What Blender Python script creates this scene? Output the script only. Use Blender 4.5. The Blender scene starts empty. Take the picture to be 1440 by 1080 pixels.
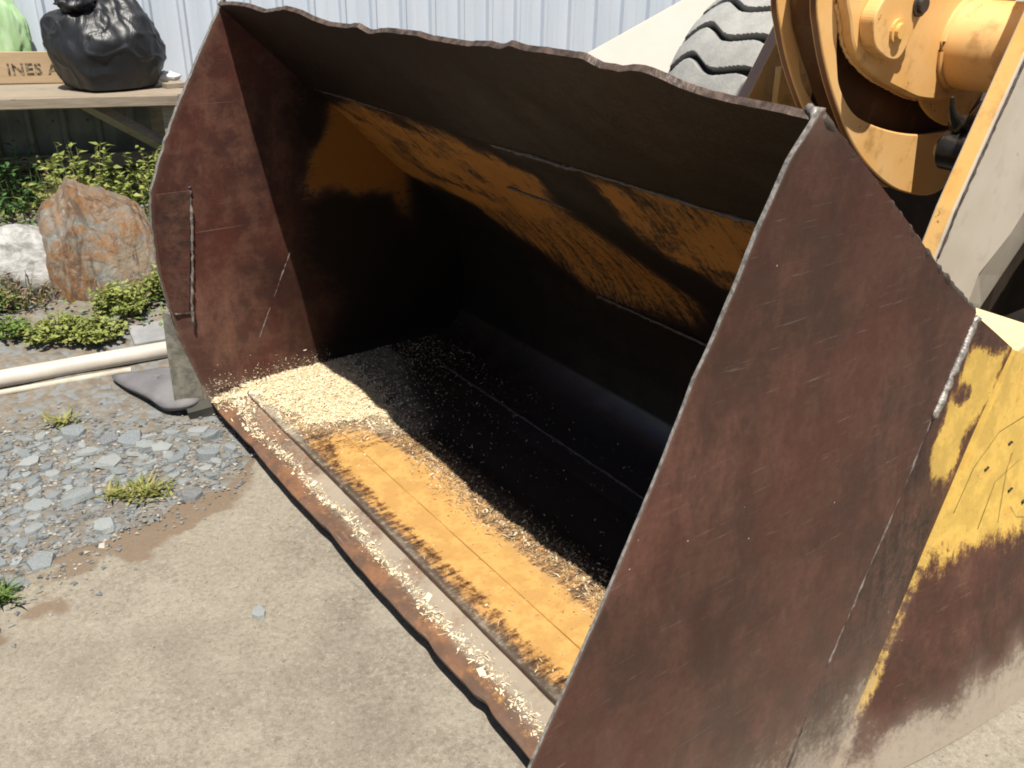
import bpy, bmesh, math, random
import numpy as np
from mathutils import Vector, Matrix, noise as mn

random.seed(7); rng = np.random.default_rng(7)
S = bpy.context.scene
COL = S.collection

# ------------------------------------------------------------------ camera
cam_d = bpy.data.cameras.new('camera'); cam = bpy.data.objects.new('camera', cam_d); COL.objects.link(cam)
cam_d.sensor_width = 36.0; cam_d.lens = 36.0 * 1245.287 / 1440.0
cam_d.clip_start = 0.05; cam_d.clip_end = 500
pit, rol = math.radians(26.528), math.radians(1.293)
r0 = Vector((1, 0, 0)); u0 = Vector((0, math.sin(pit), math.cos(pit))); w0 = Vector((0, math.cos(pit), -math.sin(pit)))
rr = r0 * math.cos(rol) + u0 * math.sin(rol); uu = -r0 * math.sin(rol) + u0 * math.cos(rol)
cam.matrix_world = Matrix(((rr.x, uu.x, -w0.x, 0), (rr.y, uu.y, -w0.y, 0), (rr.z, uu.z, -w0.z, 1.6), (0, 0, 0, 1)))
S.camera = cam

# ------------------------------------------------------------------ sky and sun
world = bpy.data.worlds.new('World'); S.world = world; world.use_nodes = True
wn = world.node_tree; wn.nodes.clear()
sky = wn.nodes.new('ShaderNodeTexSky'); sky.sky_type = 'NISHITA'; sky.sun_disc = False
sun_vec = Vector((0.076, -0.418, 1.0)).normalized()
sky.sun_elevation = math.asin(sun_vec.z); sky.sun_rotation = math.atan2(sun_vec.x, sun_vec.y)
bg = wn.nodes.new('ShaderNodeBackground'); bg.inputs['Strength'].default_value = 0.05
wo = wn.nodes.new('ShaderNodeOutputWorld')
wn.links.new(sky.outputs[0], bg.inputs[0]); wn.links.new(bg.outputs[0], wo.inputs[0])
sun_d = bpy.data.lights.new('sun', 'SUN'); sun_d.energy = 4.9; sun_d.angle = math.radians(0.5); sun_d.color = (1.0, 0.95, 0.86)
sun = bpy.data.objects.new('sun', sun_d); COL.objects.link(sun)
sun.rotation_euler = (-sun_vec).to_track_quat('-Z', 'Y').to_euler(); sun.location = (0, 0, 8)
S.view_settings.view_transform = 'Standard'; S.view_settings.look = 'None'
S.view_settings.gamma = 1.0; S.view_settings.use_curve_mapping = False
S.view_settings.exposure = 0.5
S.cycles.filter_width = 1.9
S.cycles.max_bounces = 6; S.cycles.diffuse_bounces = 2; S.cycles.glossy_bounces = 2

# ------------------------------------------------------------------ numeric helpers
def sm(a, b, x):
    t = np.clip((x - a) / (b - a + 1e-12), 0, 1); return t * t * (3 - 2 * t)
def _h(ix, iy, s):
    n = (ix.astype(np.int64) * 374761393 + iy.astype(np.int64) * 668265263 + s * 974634777) & 0xffffffff
    n = ((n ^ (n >> 13)) * 1274126177) & 0xffffffff
    return ((n ^ (n >> 16)) & 0xffff) / 65535.0
def vn(x, y, s=0):
    x = np.asarray(x, float); y = np.asarray(y, float)
    ix = np.floor(x); iy = np.floor(y); fx = x - ix; fy = y - iy
    fx = fx * fx * (3 - 2 * fx); fy = fy * fy * (3 - 2 * fy)
    a = _h(ix, iy, s); b = _h(ix + 1, iy, s); c = _h(ix, iy + 1, s); d = _h(ix + 1, iy + 1, s)
    return (a * (1 - fx) + b * fx) * (1 - fy) + (c * (1 - fx) + d * fx) * fy
def fbm(x, y, s=0, o=4):
    r = 0; a = .5; t = 0
    for i in range(o):
        r = r + a * vn(np.asarray(x) * 2 ** i, np.asarray(y) * 2 ** i, s + i * 17); t += a; a *= .5
    return r / t
def polysdf(x, y, P):
    """signed distance (positive inside) to polygon P."""
    x = np.asarray(x, float); y = np.asarray(y, float); P = np.array(P, float); n = len(P)
    d = np.full(x.shape, 1e9); ins = np.zeros(x.shape, bool)
    for i in range(n):
        a = P[i]; b = P[(i + 1) % n]; e = b - a
        t = np.clip(((x - a[0]) * e[0] + (y - a[1]) * e[1]) / (e @ e + 1e-12), 0, 1)
        d = np.minimum(d, np.hypot(x - a[0] - t * e[0], y - a[1] - t * e[1]))
        c = (a[1] > y) != (b[1] > y)
        ins ^= c & (x < (b[0] - a[0]) * (y - a[1]) / (b[1] - a[1] + 1e-12) + a[0])
    return np.where(ins, d, -d)
def interp(pts, v):
    p = np.array(pts, float); return np.interp(v, p[:, 0], p[:, 1])

# ------------------------------------------------------------------ object helpers
def tag(o, label=None, cat=None, group=None, kind=None):
    if label: o['label'] = label
    if cat: o['category'] = cat
    if group: o['group'] = group
    if kind: o['kind'] = kind
    return o
def empty(name, M):
    o = bpy.data.objects.new(name, None); o.empty_display_size = .1; COL.objects.link(o); o.matrix_world = M
    return o
def mesh(name, V, F, mats, parent=None, smooth=True, midx=None, attrs=None):
    me = bpy.data.meshes.new(name); me.from_pydata([tuple(map(float, v)) for v in V], [], F)
    for m in (mats if isinstance(mats, (list, tuple)) else [mats]): me.materials.append(m)
    if midx is not None: me.polygons.foreach_set('material_index', midx)
    me.polygons.foreach_set('use_smooth', [smooth] * len(me.polygons))
    for k, a in (attrs or {}).items():
        at = me.attributes.new(k, 'FLOAT', 'POINT'); at.data.foreach_set('value', np.asarray(a, np.float32).ravel())
    me.update()
    o = bpy.data.objects.new(name, me); COL.objects.link(o)
    if parent: o.parent = parent
    return o
def autosharp(o, deg=35):
    bm = bmesh.new(); bm.from_mesh(o.data)
    for e in bm.edges:
        if len(e.link_faces) == 2: e.smooth = e.calc_face_angle(0) < math.radians(deg)
    bm.to_mesh(o.data); bm.free(); return o
def fixn(o):
    bm = bmesh.new(); bm.from_mesh(o.data); bmesh.ops.recalc_face_normals(bm, faces=bm.faces); bm.to_mesh(o.data); bm.free(); return o
def gridfaces(nu, nv, off=0, flip=False):
    F = []
    for i in range(nu - 1):
        for j in range(nv - 1):
            a = off + i * nv + j; q = (a, a + nv, a + nv + 1, a + 1)
            F.append(q[::-1] if flip else q)
    return F
def slab_grid(name, A, Bk, mats, parent, attrs=None, edge_mat=0, back_mat=0):
    """closed plate from two nu x nv x 3 grids (front A, back Bk)."""
    nu, nv = A.shape[:2]; n = nu * nv
    V = np.concatenate([A.reshape(-1, 3), Bk.reshape(-1, 3)])
    F = gridfaces(nu, nv) + gridfaces(nu, nv, n, True); mi = [0] * (len(F) // 2) + [back_mat] * (len(F) // 2)
    ring = [i * nv for i in range(nu)] + [(nu - 1) * nv + j for j in range(1, nv)] + [i * nv + nv - 1 for i in range(nu - 2, -1, -1)] + [j for j in range(nv - 2, 0, -1)]
    for k in range(len(ring)):
        a, b = ring[k], ring[(k + 1) % len(ring)]; F.append((a, a + n, b + n, b)); mi.append(edge_mat)
    at = {k: np.concatenate([np.ravel(v), np.ravel(v)]) for k, v in (attrs or {}).items()}
    o = mesh(name, V, F, mats, parent, True, mi, at); fixn(o); autosharp(o, 40); return o
def extrude_poly(name, P, y0, y1, mats, parent, bevel=0.004, base=(0, 0, 0), edge_mat=0, jig=0):
    """polygon P in (x, z), extruded along y from y0 to y1."""
    bm = bmesh.new(); bx, by, bz = base
    a = [bm.verts.new((p[0] - bx, y0 - by, p[1] - bz)) for p in P]; b = [bm.verts.new((p[0] - bx, y1 - by, p[1] - bz)) for p in P]
    bm.faces.new(a); bm.faces.new(b[::-1]); n = len(P)
    for i in range(n):
        f = bm.faces.new((a[i], b[i], b[(i + 1) % n], a[(i + 1) % n])); f.material_index = edge_mat
    bmesh.ops.recalc_face_normals(bm, faces=bm.faces)
    if bevel:
        ed = [e for e in bm.edges if len(e.link_faces) == 2 and e.calc_face_angle(0) > math.radians(50)]
        bmesh.ops.bevel(bm, geom=ed, offset=bevel, segments=2, affect='EDGES', profile=.5)
    bmesh.ops.triangulate(bm, faces=[f for f in bm.faces if len(f.verts) > 4])
    me = bpy.data.meshes.new(name); bm.to_mesh(me); bm.free()
    for m in (mats if isinstance(mats, (list, tuple)) else [mats]): me.materials.append(m)
    o = bpy.data.objects.new(name, me); COL.objects.link(o); o.parent = parent; return o
def box(name, lo, hi, mat, parent=None, bevel=.004, M=None, jig=0, cuts=0):
    bm = bmesh.new(); bmesh.ops.create_cube(bm, size=1)
    for v in bm.verts:
        v.co = Vector([(lo[k] + hi[k]) / 2 + v.co[k] * (hi[k] - lo[k]) for k in range(3)])
    if cuts: bmesh.ops.subdivide_edges(bm, edges=bm.edges[:], cuts=cuts, use_grid_fill=True)
    if bevel: bmesh.ops.bevel(bm, geom=[e for e in bm.edges if e.calc_face_angle(0) > .5], offset=bevel, segments=2, affect='EDGES', profile=.5)
    if jig:
        for v in bm.verts: v.co += Vector(mn.noise_vector(v.co * 7)) * jig
    if M: bmesh.ops.transform(bm, matrix=M, verts=bm.verts)
    me = bpy.data.meshes.new(name); bm.to_mesh(me); bm.free(); me.materials.append(mat)
    o = bpy.data.objects.new(name, me); COL.objects.link(o)
    if parent: o.parent = parent
    return o
def tube_data(path, rad, seg=10, cap=True):
    P = [Vector(p) for p in path]; V = []; F = []; n = len(P)
    up = Vector((0, 0, 1))
    for i, p in enumerate(P):
        t = (P[min(i + 1, n - 1)] - P[max(i - 1, 0)]).normalized()
        s = t.cross(up)
        if s.length < 1e-3: s = t.cross(Vector((1, 0, 0)))
        s.normalize(); q = s.cross(t); r = rad[i] if hasattr(rad, '__len__') else rad
        for k in range(seg):
            a = 2 * math.pi * k / seg; V.append(p + s * (r * math.cos(a)) + q * (r * math.sin(a)))
    for i in range(n - 1):
        for k in range(seg):
            F.append((i * seg + k, i * seg + (k + 1) % seg, (i + 1) * seg + (k + 1) % seg, (i + 1) * seg + k))
    if cap: F.append(tuple(range(seg))[::-1]); F.append(tuple((n - 1) * seg + k for k in range(seg)))
    return V, F
def tube(name, path, rad, mat, parent=None, seg=12):
    V, F = tube_data(path, rad, seg); o = mesh(name, V, F, mat, parent); return autosharp(fixn(o), 50)
def bead(name, path, r, mat, parent, step=.012):
    P = []
    for a, b in zip(path[:-1], path[1:]):
        a = Vector(a); b = Vector(b); k = max(2, int((b - a).length / step))
        P += [a.lerp(b, i / k) for i in range(k)]
    P.append(Vector(path[-1]))
    rad = [r * (.75 + .5 * random.random()) for _ in P]
    P = [p + Vector((random.uniform(-1, 1), random.uniform(-1, 1), random.uniform(-1, 1))) * r * .25 for p in P]
    V, F = tube_data(P, rad, 6); return fixn(mesh(name, V, F, mat, parent))

# ------------------------------------------------------------------ material helper
class NB:
    def __init__(s, name, rough=.6, metal=0, spec=.5):
        s.m = bpy.data.materials.new(name); s.m.use_nodes = True; s.t = s.m.node_tree; s.n = s.t.nodes
        s.b = s.n['Principled BSDF']; s.b.inputs['Roughness'].default_value = rough; s.b.inputs['Metallic'].default_value = metal
        s.b.inputs['Specular IOR Level'].default_value = spec; s._o = None
    def link(s, a, i):
        if isinstance(a, (int, float)): i.default_value = a
        elif isinstance(a, (tuple, list)): i.default_value = tuple(a) + ((1,) if len(a) == 3 and len(i.default_value) == 4 else ())
        else: s.t.links.new(a, i)
    def obj(s):
        if not s._o: s._o = s.n.new('ShaderNodeTexCoord').outputs['Object']
        return s._o
    def gen(s): return s.n.new('ShaderNodeNewGeometry')
    def map(s, v=None, scale=(1, 1, 1), rot=(0, 0, 0), loc=(0, 0, 0)):
        m = s.n.new('ShaderNodeMapping'); s.link(v or s.obj(), m.inputs[0]); m.inputs['Scale'].default_value = scale; m.inputs['Rotation'].default_value = rot; m.inputs['Location'].default_value = loc; return m.outputs[0]
    def noise(s, scale, v=None, det=4, rough=.55, dist=0, col=False):
        n = s.n.new('ShaderNodeTexNoise'); s.link(v or s.obj(), n.inputs['Vector']); n.inputs['Scale'].default_value = scale
        n.inputs['Detail'].default_value = det; n.inputs['Roughness'].default_value = rough; n.inputs['Distortion'].default_value = dist
        return n.outputs['Color' if col else 'Fac']
    def vor(s, scale, v=None, feat='F1', out='Distance'):
        n = s.n.new('ShaderNodeTexVoronoi'); n.feature = feat; s.link(v or s.obj(), n.inputs['Vector']); n.inputs['Scale'].default_value = scale; return n.outputs[out]
    def math(s, op, a, b=0, c=0):
        n = s.n.new('ShaderNodeMath'); n.operation = op; s.link(a, n.inputs[0]); s.link(b, n.inputs[1])
        if len(n.inputs) > 2: s.link(c, n.inputs[2])
        return n.outputs[0]
    def add(s, a, b): return s.math('ADD', a, b)
    def mul(s, a, b): return s.math('MULTIPLY', a, b)
    def step(s, a, lo, hi, o0=0, o1=1):
        n = s.n.new('ShaderNodeMapRange'); n.interpolation_type = 'SMOOTHSTEP'; s.link(a, n.inputs[0])
        n.inputs[1].default_value = lo; n.inputs[2].default_value = hi; n.inputs[3].default_value = o0; n.inputs[4].default_value = o1; return n.outputs[0]
    def mix(s, f, a, b, mode='MIX'):
        n = s.n.new('ShaderNodeMix'); n.data_type = 'RGBA'; n.blend_type = mode; s.link(f, n.inputs[0]); s.link(a, n.inputs[6]); s.link(b, n.inputs[7]); return n.outputs[2]
    def attr(s, name, out='Fac'):
        n = s.n.new('ShaderNodeAttribute'); n.attribute_name = name; return n.outputs[out]
    def ramp(s, f, stops):
        n = s.n.new('ShaderNodeValToRGB'); s.link(f, n.inputs[0]); e = n.color_ramp.elements
        while len(e) < len(stops): e.new(.5)
        for k, (p, c) in enumerate(stops): e[k].position = p; e[k].color = tuple(c) + (1,)
        return n.outputs[0]
    def bump(s, h, st=.3, d=.01, prev=None):
        n = s.n.new('ShaderNodeBump'); n.inputs['Strength'].default_value = st; n.inputs['Distance'].default_value = d; s.link(h, n.inputs['Height'])
        if prev: s.link(prev, n.inputs['Normal'])
        return n.outputs[0]
    def out(s, col=None, rough=None, nrm=None, metal=None):
        if col is not None: s.link(col, s.b.inputs['Base Color'])
        if rough is not None: s.link(rough, s.b.inputs['Roughness'])
        if nrm is not None: s.link(nrm, s.b.inputs['Normal'])
        if metal is not None: s.link(metal, s.b.inputs['Metallic'])
        return s.m

def simple(name, col, rough=.6, metal=0, var=.25, scale=8, bump=.2, bscale=40, spec=.5):
    b = NB(name, rough, metal, spec); f = b.noise(scale, det=6)
    c = b.mix(b.step(f, .3, .7), tuple(x * (1 - var) for x in col), tuple(min(1, x * (1 + var)) for x in col))
    return b.out(c, nrm=b.bump(b.noise(bscale, det=4), bump, .004))

# ---- bucket steel: brown weathered base; attributes paint / dust / dark drive wear; dark also carries painted interior shade
def bucket_steel(name, base_a, base_b, base_c, paint=(.56, .32, .105), rough=.5, streak=(1, 1, 1), spec=.45, dustc=(.42, .36, .28)):
    b = NB(name, rough, 0, spec)
    big = b.noise(2.6, det=5, rough=.6); mid = b.noise(11, det=6, rough=.65); fine = b.noise(70, det=4, rough=.7)
    st = b.noise(30, b.map(scale=streak), det=6, rough=.75); spl = b.noise(55, det=8, rough=.8)
    c = b.mix(b.step(big, .42, .58), base_a, base_b); c = b.mix(b.mul(b.step(mid, .44, .62), .8), c, base_c)
    sm_ = b.noise(5, b.map(scale=(1, 1, .45), rot=(0, .35, 0), loc=(2, 0, 4)), det=7, rough=.7); c = b.mix(b.step(sm_, .50, .66, 0, .55), c, tuple(x * 1.7 for x in base_c)); c = b.mix(b.step(sm_, .46, .34, 0, .5), c, tuple(x * .5 for x in base_a))
    c = b.mix(b.step(fine, .25, .8, 0, .45), c, tuple(x * .55 for x in base_a), 'MIX')
    # fine scratches, pale
    scr = b.noise(9, b.map(scale=(1, 1, 22), rot=(0, .5, 0)), det=6, rough=.75)
    c = b.mix(b.step(scr, .60, .70, 0, .30), c, (.30, .24, .21))
    scr2 = b.noise(14, b.map(scale=(16, 1, 1), rot=(0, -.35, 0), loc=(1, 1, 3)), det=5, rough=.7); c = b.mix(b.step(scr2, .60, .70, 0, .22), c, tuple(x * .45 for x in base_a))
    scr3 = b.noise(3.4, b.map(scale=(.5, 1, 40), rot=(0, 1.1, 0), loc=(5, 2, 1)), det=3, rough=.6); c = b.mix(b.step(scr3, .72, .75, 0, .40), c, (.36, .30, .27))
    spk = b.step(b.vor(26, b.map(loc=(.3, .7, .1))), .02, .05, .8, 0)
    spk = b.mul(spk, b.step(b.noise(5, det=2), .56, .62)); c = b.mix(spk, c, (.50, .44, .38))
    # paint remnants with ragged, streaky edge
    rag = b.add(b.mul(b.math('SUBTRACT', st, .5), 2.3), b.mul(b.math('SUBTRACT', spl, .5), 2.8))
    pm = b.step(b.add(b.attr('paint'), b.mul(rag, .55)), .42, .60)
    pm = b.mul(pm, b.step(b.attr('paint'), .02, .12))
    pc = b.mix(b.step(mid, .42, .62), tuple(x * .82 for x in paint), tuple(min(1, x * 1.1) for x in paint)); pc = b.mix(b.step(mid, .54, .64, 0, .45), pc, tuple(x * q for x, q in zip(paint, (.7, .58, .6)))); pc = b.mix(b.step(spl, .54, .66, 0, .45), pc, tuple(x * q for x, q in zip(paint, (.55, .42, .4))))
    half = b.step(b.add(b.attr('paint'), b.mul(rag, .55)), .22, .5)
    c = b.mix(b.mul(half, b.step(b.attr('paint'), .02, .12, 0, .8)), c, tuple(.38 * p + .62 * q for p, q in zip(paint, (.17, .06, .025))))
    pc = b.mix(b.attr('inner_shade'), pc, (.56, .20, .022)); c = b.mix(pm, c, pc)
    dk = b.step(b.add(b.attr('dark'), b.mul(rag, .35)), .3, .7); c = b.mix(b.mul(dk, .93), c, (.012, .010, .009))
    c = b.mix(b.mul(b.attr('dust'), .45), c, tuple(x * .75 for x in dustc))
    ragd = b.add(b.mul(b.math('SUBTRACT', st, .5), .8), b.mul(b.math('SUBTRACT', spl, .5), 2.4)); dm = b.step(b.add(b.attr('dust'), b.mul(ragd, .7)), .32, .95); c = b.mix(b.mul(dm, .8), c, b.mix(mid, dustc, tuple(x * .7 for x in dustc)))
    so = b.attr('inner_shade'); c = b.mix(b.mul(so, .72), c, (.009, .005, .003))  # shade inside the bucket mixed into the colour
    r = b.add(b.add(rough - .12, b.mul(fine, .2)), b.mul(dm, .3))
    po = b.attr('polish'); r = b.math('SUBTRACT', r, b.mul(po, .18)); b.link(b.add(spec, b.mul(po, .5)), b.b.inputs['Specular IOR Level']); c = b.mix(b.mul(po, .6), c, (.050, .046, .046))
    h = b.add(b.mul(mid, .6), b.mul(fine, .35)); h = b.add(h, b.mul(pm, .25))
    return b.out(c, r, b.bump(h, .35, .006))

M_shell = bucket_steel('bucket_interior_steel', (.036, .020, .013), (.060, .028, .016), (.022, .014, .010), spec=.22, streak=(.12, 1.6, .12))
M_side = bucket_steel('bucket_side_steel', (.086, .033, .023), (.058, .030, .022), (.096, .044, .031), streak=(1.4, 1, .10), paint=(.66, .43, .10), rough=.5, spec=.24, dustc=(.44, .37, .29))
M_far = bucket_steel('bucket_far_steel', (.092, .030, .022), (.060, .028, .023), (.135, .062, .042), streak=(.3, 1, 1.2), rough=.55, spec=.25)
M_lip = bucket_steel('bucket_lip_steel', (.150, .078, .046), (.25, .115, .055), (.085, .050, .034), streak=(.2, 1.2, 1), rough=.6, dustc=(.40, .34, .26))
M_edge = simple('ground_steel_edge', (.27, .245, .22), .45, .35, .45, 90, .5, 160)
M_rimsteel = simple('burred_brown_edge', (.10, .068, .052), .5, .2, .6, 40, .6, 120)
M_weld = simple('weld_bead_steel', (.20, .165, .15), .5, .2, .5, 60, .5, 150)
M_welddark = simple('weld_bead_dark', (.075, .055, .045), .5, .1, .4, 60, .5, 150)
M_black = simple('black_grime', (.012, .011, .010), .7)

# ------------------------------------------------------------------ frames
YAW = math.radians(36.786)
BF = Matrix.Translation((-1.12961, 2.90948, 0)) @ Matrix.Rotation(YAW, 4, 'Z')   # x: backwards, y: along the width, z: up

# ================================================================== GROUND
def mat_soil():
    b = NB('soil', .95, 0, .2)
    n1 = b.noise(1.2, det=6); n2 = b.noise(16, det=6, rough=.7); v = b.vor(38, out='Color'); 
    c = b.mix(b.step(n1, .35, .65), (.20, .155, .105), (.15, .135, .115)); c = b.mix(b.step(n2, .35, .7, 0, .8), c, (.27, .24, .20))
    g = b.n.new('ShaderNodeSeparateColor'); b.link(v, g.inputs[0])
    c = b.mix(b.step(g.outputs[0], .55, .8, 0, .75), c, (.215, .235, .245))
    h = b.add(b.mul(b.vor(38), -.7), n2)
    return b.out(c, .95, b.bump(h, .8, .018))
def mat_concrete():
    b = NB('concrete', .9, 0, .25)
    big = b.noise(.9, det=5, rough=.6, dist=.6); mid = b.noise(4.5, det=8, rough=.72); fine = b.noise(180, det=3, rough=.7); med = b.noise(62, det=5, rough=.7)
    c = b.mix(b.step(big, .40, .62), (.265, .232, .182), (.190, .164, .130))
    c = b.mix(b.step(mid, .44, .66, 0, .8), c, (.305, .272, .218))
    c = b.mix(b.step(med, .46, .64, 0, .40), c, (.33, .29, .23))
    c = b.mix(b.step(med, .47, .34, 0, .30), c, (.115, .092, .066)); spk2 = b.noise(95, det=6, rough=.8); c = b.mix(b.step(spk2, .53, .61, 0, .5), c, (.40, .355, .28)); c = b.mix(b.step(spk2, .44, .35, 0, .55), c, (.10, .08, .06))
    c = b.mix(b.step(fine, .56, .75, 0, .5), c, (.10, .08, .06)); c = b.mix(b.step(fine, .42, .28, 0, .5), c, (.40, .35, .28))
    # brown soil staining on the pad's broken edge
    stain = b.step(b.add(b.attr('soil'), b.mul(b.math('SUBTRACT', mid, .5), .9)), .35, .7); c = b.mix(b.mul(stain, .75), c, b.mix(mid, (.20, .14, .09), (.13, .085, .052)))
    dkst = b.step(b.noise(2.1, b.map(loc=(3, 1, 0)), det=4), .52, .68, 0, .28); c = b.mix(dkst, c, (.135, .115, .092))
    pit = b.step(b.vor(22, b.map(loc=(1, 2, 0))), .03, .09, 1, 0); pit = b.mul(pit, b.step(b.noise(3, det=2), .52, .58))
    c = b.mix(b.mul(pit, .6), c, (.08, .06, .045))
    h = b.add(b.mul(med, .5), b.add(b.mul(fine, .25), b.mul(pit, -.8)))
    return b.out(c, .92, b.bump(h, .6, .006))
M_soil = mat_soil(); M_conc = mat_concrete()

# one sheet to the horizon, denser near the camera
gx = np.concatenate([[-150, -60, -20, -8], np.linspace(-5, 3, 161), [8, 20, 60, 150]]); gy = np.concatenate([[-150, -50, -15, -4], np.linspace(0, 7, 141), [12, 30, 80, 150]])
X, Y = np.meshgrid(gx, gy, indexing='ij')
PAD = [(-1.42, 1.60), (-1.36, 1.80), (-1.25, 2.08), (-1.10, 2.27), (-.97, 2.36), (-.90, 2.50), (-.93, 2.66), (-.98, 2.80), (-1.02, 3.2), (-1.0, 3.9), (-.6, 4.7), (.3, 5.0), (6, 6.5), (9, 2), (7, -4), (-3, -4), (-2.4, .6)]
insd = polysdf(X, Y, PAD)
bank = .13 * sm(3.3, 4.6, Y - .3 * X - .35 + .5) * sm(-.3, -1.2, X)
Z = np.where((np.abs(X) < 5.1) & (Y > -.1) & (Y < 7.1), (fbm(X * 4, Y * 4, 3) - .5) * .03 + bank - .012, -.012) - .02 * sm(-.02, .1, insd) - .03
Z = np.where(insd > .25, -.06, Z + .035 * (insd < .25))
V = np.stack([X, Y, Z], -1).reshape(-1, 3)
tag(mesh('ground', V, gridfaces(*X.shape), M_soil), kind='structure')
def ground_z(x, y):
    x = np.asarray(x, float); y = np.asarray(y, float)
    b_ = .13 * sm(3.3, 4.6, y - .3 * x - .35 + .5) * sm(-.3, -1.2, x)
    return (fbm(x * 4, y * 4, 3) - .5) * .03 + b_ - .007

# concrete pad: fan of rings from the irregular outline, slightly proud of the soil
def densify(P, step, jig, seed):
    out = []
    for i in range(len(P)):
        a = np.array(P[i]); b = np.array(P[(i + 1) % len(P)]); L = np.linalg.norm(b - a); k = max(1, int(L / step))
        if L > 2.5: k = max(1, int(L / .5))
        for j in range(k): out.append(a + (b - a) * j / k)
    out = np.array(out); near = (np.hypot(out[:, 0] + 1.2, out[:, 1] - 2.4) < 1.8)
    n = np.stack([fbm(out[:, 0] * 9, out[:, 1] * 9, seed) - .5, fbm(out[:, 0] * 9, out[:, 1] * 9, seed + 5) - .5], -1)
    return out + n * jig * near[:, None]
px_ = np.concatenate([np.arange(-1.75, -.35, .0125), np.arange(-.35, 2.0, .06), [3, 5, 9]]); py_ = np.concatenate([[-4, -2, -.5], np.arange(.2, 1.5, .05), np.arange(1.5, 3.4, .0125), np.arange(3.4, 5.2, .05), [6, 7]])
X, Y = np.meshgrid(px_, py_, indexing='ij'); wobp = (fbm(X * 6, Y * 6, 11, 6) - .5) * .26
sd = polysdf(X, Y, PAD) + wobp * sm(.5, .0, X + .9)
Z = -.004 - .004 * sm(.08, .01, sd) - .075 * sm(.006, -.03, sd)
soil = sm(.13, .0, sd + (fbm(X * 5, Y * 5, 15, 5) - .58) * .40) * sm(-.75, -.95, X)
keep = (sd > -.06).ravel()
V = np.stack([X, Y, Z], -1).reshape(-1, 3)
pad = mesh('concrete_pad', V, [f for f in gridfaces(*X.shape) if any(keep[i] for i in f)], M_conc, None, True, None, dict(soil=soil)); tag(pad, kind='structure')

# ================================================================== BUCKET
bucket = empty('loader_bucket', BF)
tag(bucket, 'worn brown loader bucket resting on the concrete with wood shavings inside', 'loader bucket')
W = -2.254
T0 = np.array([.227, 1.406]); U = np.array([.7260, -.6877])
TOP = [(.03, .008), (-.016, .008), (-.12, .020), (-.276, .024), (-.384, .011), (-.480, .026), (-.575, .042), (-.667, .035), (-.703, .018), (-.784, .004), (-.888, .008), (-.964, .021), (-.996, .001), (-1.101, .020), (-1.25, .027), (-1.3, .020), (-1.436, .021), (-1.524, .035), (-1.558, .030), (-1.611, .047), (-1.643, .040), (-1.745, .042), (-1.812, .043), (-1.844, .025), (-1.888, .026), (-1.945, .037), (-1.979, .028), (-2.008, .014), (-2.065, -.001), (-2.146, -.003), (-2.208, -.005), (-2.254, -.008)]
TOP = sorted(TOP)
prof = [(.227, 1.406), (.512, 1.136), (.643, 1.012), (.745, .907), (.86, .80), (.953, .719), (1.045, .615), (1.105, .515), (1.135, .40), (1.143, .29), (1.128, .18), (1.085, .112), (1.01, .088), (.85, .085), (.5, .085), (.118, .085)]
# resample profile
pp = np.array(prof); seg = np.hypot(*np.diff(pp, axis=0).T); cs = np.concatenate([[0], np.cumsum(seg)])
nS = 230; s_ = np.linspace(0, cs[-1], nS); px = np.interp(s_, cs, pp[:, 0]); pz = np.interp(s_, cs, pp[:, 1])
k5 = np.ones(7) / 7
def smooth1(a):
    b = np.convolve(np.pad(a, 3, mode='edge'), k5, 'valid'); b[:4] = a[:4]; b[-4:] = a[-4:]; return b
px, pz = smooth1(px), smooth1(pz)
tx, tz = np.gradient(px), np.gradient(pz); tl = np.hypot(tx, tz); tx /= tl; tz /= tl
nxo, nzo = -tz, tx            # outward normal (towards the outside of the shell)
nL = 150; ys = np.linspace(0.0, W + .004, nL)
SS, YY = np.meshgrid(s_, ys, indexing='ij'); PX = np.repeat(px[:, None], nL, 1); PZ = np.repeat(pz[:, None], nL, 1)
# ragged top edge and dents
off = np.interp(ys, [t[0] for t in TOP], [t[1] for t in TOP]); fade = np.clip(1 - s_ / .10, 0, 1)[:, None]
rag = (vn(ys * 60, ys * 0, 5) - .5) * .0025 + (vn(ys * 160, ys * 0, 6) - .5) * .0015
PX = PX - U[0] * (off + rag)[None, :] * fade; PZ = PZ - U[1] * (off + rag)[None, :] * fade
dent = (fbm(SS * 3, YY * 3, 21) - .5) * .022 * sm(0, .1, SS) * sm(0, .12, -YY) * sm(0, .12, YY - W) * (1 - .7 * sm(1.9, 2.1, SS))
lip_d = (fbm(YY * 6, SS * 6, 23) - .5) * .010 * sm(.06, 0, s_[-1] - SS)
NX, NZ = nxo[:, None], nzo[:, None]
A = np.stack([PX + NX * dent, YY, PZ + NZ * dent + lip_d], -1)
# heavier spill plate over the first .393 m: inner face proud by 12 mm
proud = .012 * (1 - sm(.388, .398, SS)); A[..., 0] -= NX * proud; A[..., 2] -= NZ * proud
thick = .013
Bk = np.stack([A[..., 0] + NX * thick, YY, A[..., 2] + NZ * thick], -1)
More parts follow.
